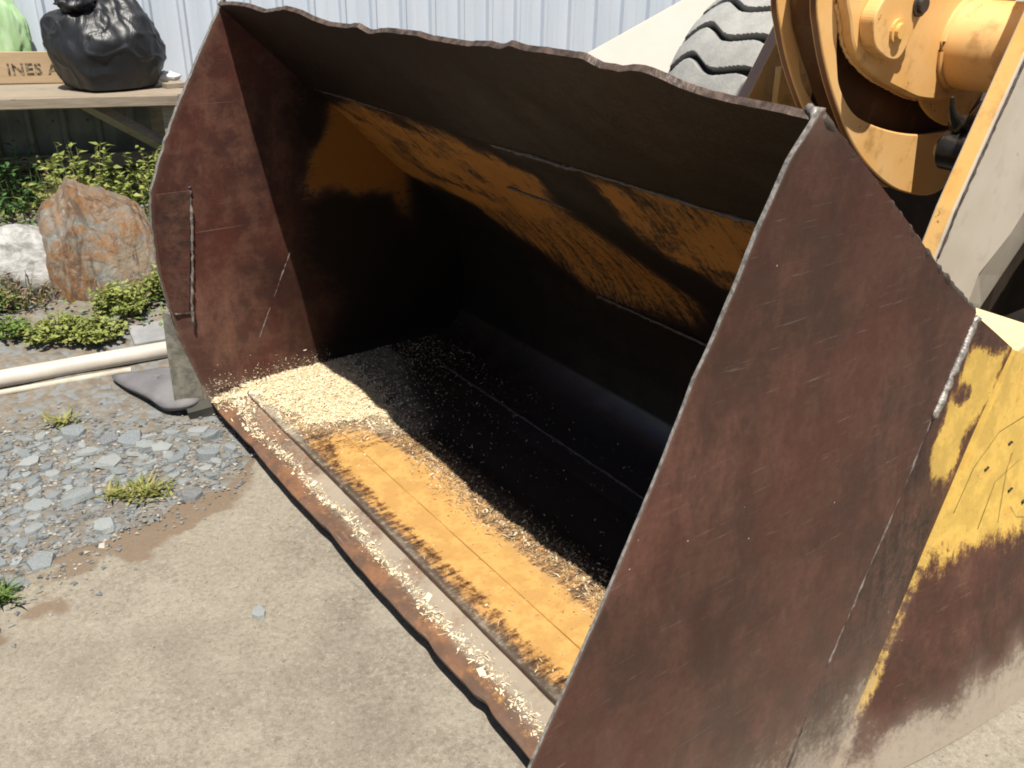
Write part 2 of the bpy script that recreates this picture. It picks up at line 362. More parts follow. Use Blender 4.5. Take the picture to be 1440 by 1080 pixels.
# wear maps, with the interior's shade painted into the dark values -------------------------------------------------------------
T_ = SS; L_ = YY; FX = PX
floor = (PZ < .13) & (PX < 1.1) & (SS > 2)
wob = (fbm(L_ * 4, T_ * 4, 31) - .5)
P1 = [(.1, .52), (-.15, .42), (-.40, .405), (-.806, .402), (-1.029, .418), (-1.187, .501), (-1.177, .625), (-1.10, .80), (-.80, .93), (-.46, .96), (-.143, .947), (.134, .867)]
P2 = [(-1.409, .405), (-1.686, .402), (-1.924, .405), (-2.3, .42), (-2.3, .86), (-1.90, .84), (-1.657, .798), (-1.521, .743), (-1.443, .673), (-1.421, .548)]
P3 = [(-.979, .465), (-1.12, .575), (-1.294, .76), (-1.381, .853), (-1.488, 1.061), (-1.378, 1.179), (-.859, 1.25), (-.6, 1.108), (-.4, 1.0)]
up = SS < 1.6
w2 = wob * .10
y1 = sm(-.07, .09, polysdf(L_, T_, P1) + w2); y2 = sm(-.06, .08, polysdf(L_, T_, P2) + w2); y3 = .55 * sm(-.10, .10, polysdf(L_, T_, P3) + w2)
paint = np.where(up, np.maximum(np.maximum(y1, y2) * (.12 + .95 * fbm(L_ * 7, T_ * 15, 33)), y3 * .9), 0)
paint = np.where(up & (SS < .39), .0, paint)
# floor band
fr0 = .165 + .03 * fbm(L_ * 9, L_ * 0, 41); near = sm(-.25, -1.1, L_)
fl = sm(fr0 - .045, fr0 + .055, FX + wob * .05) * sm(.44 + .02 * near, .34 + .03 * near, FX + wob * .12) * (.42 + .58 * sm(-.35, -1.0, L_))
fl = np.maximum(fl * (.72 + .5 * fbm(L_ * 7, T_ * 12, 43)), .44 * sm(.12, .16, FX) * sm(.52, .44, FX) * sm(-.1, -.3, L_))
paint = np.where(floor, fl, paint)
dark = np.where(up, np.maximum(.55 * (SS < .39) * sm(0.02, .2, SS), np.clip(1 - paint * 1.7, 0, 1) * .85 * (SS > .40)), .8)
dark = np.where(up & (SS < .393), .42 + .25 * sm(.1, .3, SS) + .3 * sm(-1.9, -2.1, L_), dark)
dark = np.where(floor, .80 * sm(.46, .56, FX), dark)  # floor painted darker behind the top edge's shadow line
dark = np.where((~up) & (~floor) & (PZ < .52), .45, dark)
polish = np.where((~up) & (~floor), sm(.52, .42, PZ) * (.6 + .5 * fbm(L_ * 3, T_ * 6, 47)) * sm(-.3, -1.0, L_), 0)
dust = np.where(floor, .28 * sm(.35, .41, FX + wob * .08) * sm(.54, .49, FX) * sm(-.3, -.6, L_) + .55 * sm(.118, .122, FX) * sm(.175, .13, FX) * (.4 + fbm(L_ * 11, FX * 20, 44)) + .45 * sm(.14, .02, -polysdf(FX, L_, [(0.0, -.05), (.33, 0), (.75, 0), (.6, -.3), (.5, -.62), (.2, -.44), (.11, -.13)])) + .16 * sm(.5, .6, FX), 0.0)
dust = np.where((~up) & (~floor), .10, dust)
inner_shade = np.where(up, .62 + .25 * (fbm(L_ * 4, T_ * 6, 35) - .5), np.where(floor, .0, .5 * (1 - .8 * np.clip(polish, 0, 1))))  # painted shade over the upper back and rear wall
inner_shade = np.where(up & (SS < .39), .95, inner_shade)
shell = slab_grid('shell', A, Bk, [M_shell, M_rimsteel, M_side], bucket, dict(paint=paint, dark=dark, dust=dust, inner_shade=inner_shade, polish=polish), edge_mat=1, back_mat=0)

# cutting edge (thick lip plate in front of the floor)
nu, nv = 26, 260
xs = np.linspace(0, .125, nu); yl = np.linspace(-.012, W - .03, nv); XX, YL = np.meshgrid(xs, yl, indexing='ij')
edge_w = (fbm(yl * 4, yl * 0, 51) - .5) * .010 + (vn(yl * 22, yl * 0, 52) - .5) * .002
for c_, w_, d_ in [(-1.55, .03, .012), (-1.80, .025, .018), (-.42, .03, .010), (-1.02, .05, .008), (-2.02, .05, -.012)]: edge_w += .5 * d_ * np.exp(-((yl - c_) / w_) ** 2)
XE = XX + edge_w[None, :] * (1 - XX / .125)
ztop = .064 + .002 * sm(0, .05, XX) + .013 * XX / .125 + (fbm(XX * 30, YL * 12, 53) - .5) * .004 - .006 * np.exp(-((XX - .075) / .02) ** 2)
ztop -= .005 * sm(.010, 0, XX)
A2 = np.stack([XE, YL, ztop], -1); B2 = np.stack([XE + .004, YL, np.full_like(ztop, .046)], -1)
near = sm(-.3, -1.2, YL)
ldust = np.clip((.30 + .50 * near) * (.25 + 1.4 * fbm(YL * 9, XX * 9, 57)) * sm(.03, .075, XX + (fbm(YL * 7, XX * 7, 55) - .5) * .03) + .1, 0, 1); lpaint = .46 * sm(.01, .03, XX) * sm(.075, .03, XX) * sm(-.55, -1.0, YL) * (fbm(YL * 5, XX * 0, 56))
slab_grid('cutting_edge', A2, B2, [M_lip, M_lip], bucket, dict(paint=lpaint, dust=ldust, dark=.12 + 0 * XX))
bead('weld', [(.119, -.05, .072), (.119, -.6, .072), (.118, -1.2, .072), (.119, W + .03, .072)], .004, M_welddark, bucket)

# ---- far side plate (inner face at y = 0)
FE = [(.03, 0), (.108, -.012), (.306, -.061), (.551, -.091), (.70, -.094), (.833, -.084), (1.0, -.012), (1.167, .08), (1.406, .227), (1.425, .235)]
RE = [(.03, 1.09), (.12, 1.16), (.30, 1.19), (.55, 1.16), (.70, 1.08), (.865, 1.007), (.981, .822), (1.20, .50), (1.406, .242), (1.425, .240)]
nz_, nx_ = 150, 110; zz = np.linspace(.03, 1.418, nz_); tt = np.linspace(0, 1, nx_)
xf = interp(FE, zz) + (vn(zz * 40, zz * 0, 61) - .5) * .005; xr = interp(RE, zz)
XX = xf[:, None] + (xr - xf)[:, None] * tt[None, :] ** 1.15; ZZ = np.repeat(zz[:, None], nx_, 1)
bend = .030 * sm(.13, -.02, XX - xf[:, None]) * sm(.9, .5, ZZ)        # front strip bent outwards
wv = (fbm(XX * 2.5, ZZ * 2.5, 63) - .5) * .016
A3 = np.stack([XX, bend + wv * sm(0, .1, XX - xf[:, None]) * 0.6, ZZ], -1); B3 = A3 + np.array([0, .022, 0])
fp = sm(-.06, .07, polysdf(XX, ZZ, [(.63, 1.2), (.45, .77), (.60, .735), (.79, .71), (.88, .60), (.95, .45), (1.2, .5), (1.2, 1.1), (.745, 1.1)]) + (fbm(XX * 9, ZZ * 9, 65) - .5) * .10) * sm(1.0, .78, XX) * .85
fd = .85 * sm(.26, .62, XX + (fbm(XX * 3, ZZ * 3, 66) - .5) * .3) * (1 - fp); fdu = .35 * sm(.16, .05, ZZ) + .12 * sm(.7, .3, ZZ) * sm(.3, .0, XX) + .25 * np.exp(-((XX - xf[:, None]) / .012) ** 2)  # dark grows rearward, painting the plate's shaded part
slab_grid('side_plate', A3, B3, [M_far, M_edge], bucket, dict(paint=fp, dark=fd, dust=fdu, inner_shade=.85 * sm(.16, .50, XX + (fbm(XX * 4, ZZ * 4, 67) - .5) * .30)), edge_mat=1)  # rear of the plate blackened, its shade put into the colour
# doubler plate on the worn front strip and its welds
D_ = [(.833, -.070), (.70, -.083), (.56, -.083), (.42, -.070), (.405, -.066)]
zd = np.linspace(.405, .834, 40); xd0 = interp(sorted(D_), zd) ; xd1 = np.interp(zd, [.4, .834], [-.018, .040])
XX = xd0[:, None] + (xd1 - xd0)[:, None] * np.linspace(0, 1, 10)[None, :]; ZZ = np.repeat(zd[:, None], 10, 1)
bd = .030 * sm(.13, -.02, XX - interp(FE, zd)[:, None]) * sm(.9, .5, ZZ)
A4 = np.stack([XX, bd - .010, ZZ], -1); slab_grid('doubler_plate', A4, A4 + np.array([0, .009, 0]), [M_far, M_far], bucket, dict(paint=0 * XX, dark=.42 + 0 * XX, dust=.06 + 0 * XX))
bead('weld', [(.044, -.004, .845), (.036, -.007, .75), (.018, -.007, .60), (-.008, -.006, .43), (-.012, -.004, .36)], .0055, M_weld, bucket)
bead('weld', [(-.066, .022, .836), (-.02, .014, .843), (.04, .003, .842)], .005, M_weld, bucket)
bead('weld', [(-.064, .020, .404), (-.014, .010, .402)], .0045, M_weld, bucket)
bead('weld', [(.374, .001, .558), (.30, .002, .41), (.222, .001, .251)], .0035, M_weld, bucket)
# bent side cutter outside the far plate, and its heel on the ground
def quadplate(name, P, th, mat, nu=14, nv=14, amp=.004, at=None):
    P = [np.array(p, float) for p in P]; u = np.linspace(0, 1, nu)[:, None, None]; v = np.linspace(0, 1, nv)[None, :, None]
    G = (P[0] * (1 - u) + P[1] * u) * (1 - v) + (P[3] * (1 - u) + P[2] * u) * v
    n = np.cross(P[1] - P[0], P[3] - P[0]); n = n / np.linalg.norm(n)
    G = G + n * ((fbm(G[..., 0] * 9 + G[..., 1] * 5, G[..., 2] * 9, 71)[..., None] - .5) * amp)
    z0 = np.zeros(G.shape[:2]); d = dict(paint=z0, dark=z0, dust=z0); d.update({k: z0 + w for k, w in (at or {}).items()})
    return slab_grid(name, G, G + n * th, [mat, mat], bucket, d)
M_cut = simple('grey_worn_steel', (.20, .185, .15), .6, .1, .3, 30, .5, 90)
nz2 = 40; zc = np.linspace(.045, .40, nz2); x1c = interp([(.045, -.006), (.108, -.010), (.306, -.060), (.40, -.078)], zc); x0c = np.interp(zc, [.045, .25, .37, .40], [-.105, -.100, -.094, -.088])
uu_ = np.linspace(0, 1, 10)[None, :]; XX = x0c[:, None] + (x1c - x0c)[:, None] * uu_
Yc = .055 - .03 * uu_ + 0 * XX + .012 * sm(.1, .4, zc)[:, None]; A5 = np.stack([XX, Yc, np.repeat(zc[:, None], 10, 1)], -1)
slab_grid('side_cutter', A5, A5 + np.array([.004, .02, 0]), [M_cut, M_cut], bucket)
quadplate('heel_block', [(-.07, .06, .002), (.03, .05, .002), (.03, .045, .05), (-.075, .05, .046)], .07, simple('shaded_heel_steel', (.06, .056, .046), .7))  # heel colour darkened to stand for its shade

# ---- near side plate
FN = [(.03, -.02), (.20, -.20), (.35, -.33), (.45, -.338), (.55, -.279), (.763, -.135), (.953, -.017), (1.03, .026), (1.10, .064), (1.173, .098), (1.25, .130), (1.344, .176), (1.400, .222), (1.412, .236)]
S1 = [(-.05, .25), (.172, .324), (.40, .453), (.60, .583), (.783, .693), (.981, .822)]
CR = [(-.02, .445), (.066, .496), (.28, .625), (.492, .754), (.694, .883), (.865, 1.007)]
def near_y(z): return W - .12 * np.maximum(0, 1.05 - z)
zz = np.unique(np.concatenate([np.linspace(.012, .86, 120), np.linspace(.86, 1.408, 80)])); nz_ = len(zz); nx_ = 130
xf = interp(FN, zz) + (vn(zz * 50, zz * 0, 81) - .5) * .0015
xr = np.where(zz < .865, interp(CR, zz), np.interp(zz, [.865, .981, 1.400, 1.412], [1.007, .822, .236, .238])) + np.where(zz > .98, (vn(zz * 9, zz * 0, 82) - .5) * .010, 0)
XX = xf[:, None] + (xr - xf)[:, None] * tt[:1].repeat(1)[None, :] if False else xf[:, None] + (xr - xf)[:, None] * np.linspace(0, 1, nx_)[None, :]
ZZ = np.repeat(zz[:, None], nx_, 1); s1x = interp(S1, ZZ)
step_ = .009 * sm(.004, -.004, XX - s1x)
wv = (fbm(XX * 2.2, ZZ * 2.2, 83) - .5) * .010 * sm(0, .15, XX - xf[:, None]) * sm(1.4, 1.2, ZZ)
A6 = np.stack([XX, near_y(ZZ) - step_ + wv, ZZ], -1); B6 = A6.copy(); B6[..., 1] += .0048 + .003 * sm(.9, 1.35, ZZ)
SP = [(.838, .915), (.985, .870), (.955, .771), (.868, .695), (.815, .625), (.735, .650), (.738, .739), (.765, .819), (.80, .875)]
rg = (fbm(XX * 14, ZZ * 14, 85) - .5)
psdf = polysdf(XX, ZZ, SP) + rg * .06
hole = sm(.02, .05, np.hypot(XX - .825, (ZZ - .815) * 1.3) + rg * .03)
npaint = .95 * sm(-.025, .045, psdf) * (.25 + .75 * hole) * (XX > s1x + .004)
npaint = np.maximum(npaint, .33 * sm(-.10, .02, psdf) * (XX > s1x) * sm(.70, .62, ZZ))
ndust = np.clip(.75 * sm(.36, .02, ZZ + rg * .15) + .16 * sm(.70, .25, ZZ + rg * .2) + .4 * np.exp(-((XX - xf[:, None]) / .004) ** 2) + .3 * np.exp(-((ZZ - 1.40) / .03) ** 2), 0, 1)
ndark = .30 * (XX > s1x) * (1 - npaint) + .18 * sm(.4, .6, fbm(XX * 2, ZZ * 2, 86))
slab_grid('side_plate', A6, B6, [M_side, M_edge], bucket, dict(paint=npaint, dark=ndark, dust=ndust), edge_mat=1)
def npt(z, dx=0, dy=0): return (float(interp(S1, z)) + dx, float(near_y(np.array(z))) + dy - .004, z)
bead('weld', [npt(z, .003, -.002) for z in (.978, .92, .86, .80)], .0085, M_edge, bucket)
bead('weld', [npt(z, .003, .002) for z in (.80, .70, .60, .48, .36)], .0055, M_weld, bucket)
bead('weld', [npt(z, .003, .003) for z in (.36, .24, .12, .03)], .006, M_welddark, bucket)
bead('weld', [(.226, W - .001, 1.385), (.232, W + .004, 1.402), (.236, W + .02, 1.405)], .007, M_edge, bucket, .006)
bead('weld', [(.235, W - .004, 1.398), (.30, W - .003, 1.352), (.50, W - .003, 1.208), (.70, W - .003, 1.066), (.818, W - .006, .985)], .007, M_welddark, bucket)
# outer wear plate at the rear, flaring towards the ground
nu, nv = 90, 60; vz = np.linspace(0, 1, nu); uu2 = np.linspace(0, 1, nv)
cb, ct = np.array([.452, -2.392, 0.004]), np.array([1.009, -2.281, .862]); rb, rt = np.array([1.27, -2.494, .004]), np.array([1.27, -2.272, .752])
G = (cb + (ct - cb) * vz[:, None, None]) * (1 - uu2[None, :, None]) + (rb + (rt - rb) * vz[:, None, None]) * uu2[None, :, None]
G[..., 1] -= .022 * np.sin(np.pi * uu2)[None, :] * (1 - vz)[:, None]
XX, ZZ = G[..., 0], G[..., 2]; rg = fbm(XX * 12, ZZ * 12, 91) - .5
low = np.interp(XX, [.45, .523, .645, .707, .80, .90, 1.09, 1.3], [.10, .244, .405, .448, .441, .437, .401, .38])
fpaint = .90 * sm(-.05, .08, ZZ - low + rg * .08)
crx = interp(CR, ZZ); fpaint = np.maximum(fpaint, .62 * sm(.045, .0, XX - crx + rg * .03) * sm(.10, .22, ZZ))
fdust = np.clip(.95 * sm(.22, .01, ZZ + rg * .12) + .5 * np.exp(-((XX - crx) / .014) ** 2), 0, 1) * (1 - .8 * sm(.5, .6, ZZ))
slab_grid('wear_plate', G, G + np.array([.004, .02, 0]), [M_side, M_side], bucket, dict(paint=fpaint, dark=.12 + 0 * XX, dust=fdust))
# scribble of scratched-through paint on the yellow wear plate
def fpt(x, z):
    t = np.clip((x - interp(CR, z)) / (1.27 - interp(CR, z)), 0, 1); v = np.clip(z / .80, 0, 1)
    k = int(v * (nu - 1)); j = int(t * (nv - 1)); return tuple(G[k, j] + np.array([0, -.002, 0]))
for pl in [[(.80, .52), (.86, .60), (.95, .66), (1.06, .69), (1.15, .70)], [(.98, .47), (1.00, .58), (1.02, .62)], [(1.03, .50), (1.06, .47), (1.10, .46)], [(.90, .47), (.95, .56), (1.06, .60)]]:
    bead('scratch_mark', [fpt(*q) for q in pl], .0004, M_black, bucket, .03)
for q in [(.905, .585), (1.0, .63), (1.02, .535), (1.085, .50)]:
    p = fpt(*q); bead('paint_chip', [p, (p[0] + .012, p[1], p[2] + .003)], .003, M_black, bucket)

# ---- painted beam along the bucket's outer back
M_cream = None
def machine_paint(name, ca, cb_, dirt=.3, rough=.42):
    b = NB(name, rough, 0, .5); n = b.noise(3.2, det=6, rough=.6); f = b.noise(46, det=4, rough=.7); m = b.noise(12, det=5)
    c = b.mix(b.step(n, .35, .65), ca, cb_); c = b.mix(b.step(m, .56, .72, 0, dirt), c, tuple(x * .45 for x in ca)); st_ = b.noise(5.5, b.map(scale=(1, 1, .8), loc=(2, 6, 3)), det=7, rough=.72); c = b.mix(b.step(st_, .54, .70, 0, dirt * .8), c, (.28, .17, .09))
    ch = b.step(b.noise(17, b.map(loc=(4, 2, 7)), det=7, rough=.75), .645, .665, 0, min(1, dirt * 1.6)); c = b.mix(ch, c, (.10, .055, .035))
    c = b.mix(b.step(f, .6, .8, 0, .25), c, tuple(x * .6 for x in ca))
    return b.out(c, b.add(rough - .06, b.mul(m, .16)), b.bump(b.add(b.mul(m, .5), b.mul(f, .2)), .22, .005))
M_mach = machine_paint('loader_orange_paint', (.82, .45, .145), (.86, .54, .23), .55)
M_machy = machine_paint('loader_yellow_paint', (.78, .41, .10), (.82, .50, .18), .6)
M_arm = machine_paint('loader_cream_paint', (.60, .53, .435), (.54, .465, .37), .22)
M_rim = machine_paint('loader_rusty_rim', (.15, .072, .042), (.24, .11, .055), .6)
M_rim2 = machine_paint('scuffed_arm_rim', (.42, .26, .19), (.50, .33, .24), .5)
M_web = machine_paint('loader_dark_web', (.13, .055, .022), (.085, .036, .016), .6)  # much darker brown than the crank plates' orange
M_cap = machine_paint('sunbleached_yellow_paint', (.78, .60, .30), (.82, .66, .38), .15)
extrude_poly('back_beam', [(1.03, .70), (1.045, .818), (1.20, .856), (1.205, .60)], -2.250, .05, M_cap, bucket, .006)

# welds across the inside
def top_pt(t, y, lift=.004):
    p = T0 + U * t; return (p[0] - .687 * lift, y, p[1] - .726 * lift)
bead('weld', [top_pt(.394, y) for y in (-.02, -.6, -1.1, -1.6, W + .03)], .0055, M_welddark, bucket)
bead('weld', [top_pt(.394, y, .008) for y in (-1.09, -1.2, -1.3, -1.43)], .0055, M_welddark, bucket)
bead('weld', [top_pt(.66, y) for y in (-.90, -1.1, -1.42)], .0035, M_welddark, bucket)
bead('weld', [(1.094, y, .525) for y in (-.9, -1.2, -1.5, -1.9, W + .03)], .0055, M_welddark, bucket)
bead('weld', [(.85, y, .087) for y in (-.3, -.8, -1.3, -1.8, W + .03)], .006, M_welddark, bucket)
bead('weld', [(.275, y, .0862) for y in (-.45, -.8, -1.3, -1.8, W + .03)], .0016, simple('seam_line', (.42, .23, .06), .6), bucket)

# ================================================================== WOOD SHAVINGS in the bucket
def mat_shav():
    b = NB('wood_shavings', .85, 0, .2); r = b.attr('tone')
    c = b.ramp(r, [(0, (.26, .17, .09)), (.35, (.55, .42, .25)), (.7, (.74, .63, .43)), (1, (.82, .75, .58))])
    return b.out(c)
M_shav = mat_shav()
SH = [(0.0, -.05), (.131, -.02), (.327, -.004), (.56, -.003), (.55, -.25), (.48, -.62), (.40, -.53), (.20, -.44), (.163, -.27), (.11, -.13)]
def heap(x, y):
    d = polysdf(x, y, SH); return .020 * sm(-.01, .10, d + (fbm(x * 14, y * 14, 101) - .5) * .08) * (.6 + .8 * fbm(x * 20, y * 20, 102)), d
# base heap
nu, nv = 110, 120; hx = np.linspace(-.01, .66, nu); hy = np.linspace(-.004, -.70, nv); HX, HY = np.meshgrid(hx, hy, indexing='ij')
hz, hd = heap(HX, HY); keep = hz > .0025
HZ = np.where(HX < .12, .067 + .10 * np.clip(HX, 0, 1), .0865) + hz - .003
F = [f for f in gridfaces(nu, nv) if all(keep.ravel()[i] for i in f)]
tone = .55 + .5 * (fbm(HX * 90, HY * 90, 104) - .5) * 1.6
hv = np.stack([HX, HY, HZ], -1).reshape(-1, 3)
FV, FF, FT = [], [], []
def flake(x, y, z, s, tone, tilt=.5):
    a = random.uniform(0, 6.28); l = s * random.uniform(.7, 1.6) * (2.2 if random.random() < .2 else 1); w = s * random.uniform(.2, .7)
    R = Matrix.Rotation(a, 3, 'Z') @ Matrix.Rotation(random.gauss(0, tilt), 3, 'X') @ Matrix.Rotation(random.gauss(0, tilt), 3, 'Y'); k = len(FV); cu = random.uniform(-.3, .5) * l
    for p in ((-l / 2, -w / 2, 0), (-l / 2, w / 2, 0), (0, w / 2, cu * .5), (0, -w / 2, cu * .5), (l / 2, w * .4, 0), (l / 2, -w * .3, 0)):
        v = R @ Vector(p); FV.append((x + v.x, y + v.y, z + v.z + s * .15)); FT.append(tone)
    FF.append((k, k + 3, k + 2, k + 1)); FF.append((k + 3, k + 5, k + 4, k + 2))
def fz(x): return .0865 if x > .12 else .066 + .10 * max(0, x) - .005 * math.exp(-((x - .075) / .02) ** 2)
cnt = 0
while cnt < 13000:
    x, y = random.uniform(0, .64), random.uniform(-.003, -.70); h, d = heap(np.array([x]), np.array([y])); h = float(h[0]); d = float(d[0])
    if d > 0 or random.random() < math.exp(d / .035):
        flake(x, y, fz(x) + h, random.choice([.002, .003, .004, .005, .008]), random.betavariate(4, 2)); cnt += 1
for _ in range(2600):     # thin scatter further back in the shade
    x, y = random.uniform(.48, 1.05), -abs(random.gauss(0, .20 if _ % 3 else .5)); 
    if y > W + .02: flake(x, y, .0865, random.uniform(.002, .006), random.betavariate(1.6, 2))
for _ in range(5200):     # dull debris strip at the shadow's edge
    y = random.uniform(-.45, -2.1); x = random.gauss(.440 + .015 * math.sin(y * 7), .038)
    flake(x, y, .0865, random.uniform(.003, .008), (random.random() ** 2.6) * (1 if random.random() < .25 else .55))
for _ in range(900):
    flake(random.uniform(.14, .95), random.uniform(-.05, W + .03), .0865, random.uniform(.002, .006), random.betavariate(1.6, 2))
for _ in range(4200):     # along the groove of the lip
    y = -abs(random.uniform(0, 1) ** 1.3) * 2.05 - .02; x = .066 + .025 * (vn(np.array([y * 6.]), np.array([0.]), 7)[0] - .5) + random.gauss(0, .012) - .02 * math.exp(-((y + .35) / .15) ** 2)
    flake(x, y, fz(x), random.choice([.0015, .002, .003, .004, .008]), random.betavariate(4, 1.6))
for _ in range(500):     # dusting stuck on the far plate's foot
    x = random.uniform(.0, .5); flake(x, .0 - random.uniform(.001, .006), .085 + abs(random.gauss(0, .03)), random.uniform(.002, .005), random.betavariate(4, 2), 1.4)
allV = np.concatenate([hv, np.array(FV)]); allF = F + [tuple(i + len(hv) for i in f) for f in FF]; allT = np.concatenate([tone.ravel(), np.array(FT)])
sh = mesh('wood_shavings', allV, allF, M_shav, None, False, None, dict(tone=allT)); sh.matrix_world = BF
tag(sh, 'pale wood shavings spread over the bucket floor and along its lip', 'wood shavings', kind='stuff')
# larger chips one can pick out along the lip
M_chip = simple('wood_chip', (.74, .64, .46), .8, 0, .2, 60)
chip_me = []
for k in range(4):
    bm = bmesh.new(); bmesh.ops.create_cube(bm, size=1)
    for v in bm.verts: v.co = Vector((v.co.x * random.uniform(.8, 1.1), v.co.y * random.uniform(.4, .7), v.co.z * .16)) + Vector((random.uniform(-.1, .1), random.uniform(-.1, .1), 0))
    m_ = bpy.data.meshes.new('wood_chip'); bm.to_mesh(m_); bm.free(); m_.materials.append(M_chip); chip_me.append(m_)
for k in range(30):
    y = -.04 - 1.85 * ((k + random.random()) / 30) ** 1.5; x = .062 + random.gauss(0, .014) - .02 * math.exp(-((y + .35) / .15) ** 2)
    if k < 3: x = .02 + .03 * k
    s = random.uniform(.009, .016) if k % 4 else random.uniform(.018, .028)
    o = bpy.data.objects.new('wood_chip', chip_me[k % 4]); COL.objects.link(o)
    o.matrix_world = BF @ Matrix.Translation((x, y, fz(x) + .004)) @ Matrix.Rotation(random.uniform(0, 6.28), 4, 'Z') @ Matrix.Rotation(random.gauss(0, .2), 4, 'X') @ Matrix.Diagonal((s, s, s, 1))
    tag(o, 'pale wood chip lying in the groove along the bucket lip', 'wood chip', 'wood chips along the bucket lip')

# ================================================================== WHEEL LOADER behind the bucket
LB = (2.9, -1.15, 0.0)
loader = empty('wheel_loader', BF @ Matrix.Translation(LB))
tag(loader, 'orange and cream wheel loader with raised linkage standing behind the bucket', 'wheel loader')
def lx(name, P, y0, y1, m, bevel=.006, parent=loader, edge=0): return extrude_poly(name, P, y0, y1, m, parent, bevel, LB, edge)
def Lp(x, y, z): return (x - LB[0], y - LB[1], z - LB[2])
def arcpts(P, n=6):
    """Catmull-Rom through points."""
    P = [np.array(p, float) for p in P]; out = []
    for i in range(len(P) - 1):
        p0, p1, p2, p3 = P[max(i - 1, 0)], P[i], P[i + 1], P[min(i + 2, len(P) - 1)]
        for k in range(n):
            t = k / n; out.append(tuple(.5 * ((2 * p1) + (-p0 + p2) * t + (2 * p0 - 5 * p1 + 4 * p2 - p3) * t * t + (-p0 + 3 * p1 - 3 * p2 + p3) * t ** 3)))
    out.append(tuple(P[-1])); return out
# near lift arm
ARM = [(1.36, .40), (1.53, .83), (1.57, .96), (1.65, 1.15), (1.74, 1.36), (1.98, 1.9), (2.3, 2.4), (3.2, 2.2), (2.62, 1.37), (2.00, .89), (1.95, .83), (1.82, .73), (1.80, .65), (1.62, .36)]
lx('lift_arm', ARM, -1.80, -1.745, [M_arm, M_machy], .005, edge=1)
up_ = [(1.62, .36), (1.796, .647), (1.824, .726), (1.953, .833), (2.0, .891), (2.62, 1.37)]; lo_ = [(1.86, .20), (2.063, .465), (2.113, .531), (2.20, .625), (2.295, .724), (2.9, 1.36)]
nn_ = len(up_); fV = [Lp(x, -1.797, z) for x, z in up_] + [Lp(x, -1.70, z) for x, z in lo_] + [Lp(x - .02, -1.75, z + .03) for x, z in up_] + [Lp(x, -1.68, z + .03) for x, z in lo_]
fF = [(i, i + 1, nn_ + i + 1, nn_ + i) for i in range(nn_ - 1)] + [(2 * nn_ + i, 3 * nn_ + i, 3 * nn_ + i + 1, 2 * nn_ + i + 1) for i in range(nn_ - 1)] + [(nn_ + i, nn_ + i + 1, 3 * nn_ + i + 1, 3 * nn_ + i) for i in range(nn_ - 1)]
fixn(mesh('arm_flange', fV, fF, M_arm, loader, False))
bead('weld', [Lp(x + .012, -1.803, z) for x, z in [(1.53, .83), (1.57, .96), (1.65, 1.15), (1.74, 1.36)]], .004, M_welddark, loader)
# bell-crank: two crescent plates with a web and a round boss plate between; tops extended unseen to shade the far arm
OUT = arcpts([(1.85, 3.1), (1.52, 2.5), (1.40, 2.0), (1.37, 1.65), (1.389, 1.475), (1.42, 1.397), (1.474, 1.303), (1.554, 1.196), (1.675, 1.066), (1.804, .969), (1.973, .881), (2.152, .832), (2.259, .828), (2.36, .865), (2.46, .94), (2.56, 1.10)])
INN = arcpts([(2.46, 1.12), (2.37, 1.065), (2.28, 1.046), (2.17, 1.046), (2.064, 1.05), (1.926, 1.07), (1.779, 1.106), (1.658, 1.153), (1.568, 1.23), (1.534, 1.294), (1.509, 1.378), (1.513, 1.442), (1.53, 1.60), (1.60, 2.0), (2.1, 2.9)])
lx('crank_plate', OUT + INN, -1.38, -1.352, [M_mach, M_rim], .005, edge=1)
lx('crank_web', [(2.1, 3.1), (1.62, 2.5), (1.46, 2.0), (1.415, 1.65), (1.43, 1.48), (1.46, 1.40), (1.52, 1.31), (1.60, 1.21), (1.71, 1.09), (1.83, 1.0), (1.99, .92), (2.16, .87), (2.30, .88), (2.5, 1.05), (2.6, 1.5), (3.0, 2.6)], -1.325, -1.255, M_web, .004)
lx('crank_plate', OUT + INN, -1.245, -1.217, [M_mach, M_rim], .005, edge=1)
tub = [(1.95 + .5 * math.cos(a), 1.50 + .5 * math.sin(a)) for a in np.linspace(0, 2 * math.pi, 40, endpoint=False)]
DISC = arcpts([(1.40, 1.72), (1.455, 1.50), (1.494, 1.425), (1.533, 1.354), (1.601, 1.301), (1.709, 1.249), (1.846, 1.204), (1.947, 1.177), (2.093, 1.163), (2.215, 1.168)]) + arcpts([(2.222, 1.18), (2.20, 1.263), (2.185, 1.33), (2.20, 1.44), (2.28, 1.56), (2.40, 1.68), (2.3, 1.95), (1.7, 2.0)])
lx('boss_plate', DISC, -1.42, -1.383, M_mach, .010)
lx('boss_block', [(1.72, 2.0), (1.66, 1.55), (1.72, 1.40), (1.90, 1.32), (2.12, 1.30), (2.3, 1.5), (2.3, 2.0)], -1.383, -1.325, M_web, .006)
PADS = arcpts([(1.60, 1.52), (1.545, 1.45), (1.542, 1.405), (1.565, 1.36), (1.604, 1.335), (1.650, 1.318), (1.695, 1.318), (1.725, 1.350), (1.745, 1.39), (1.78, 1.46), (1.80, 1.55)])
lx('pin_retainer', PADS, -1.468, -1.42, M_mach, .004)
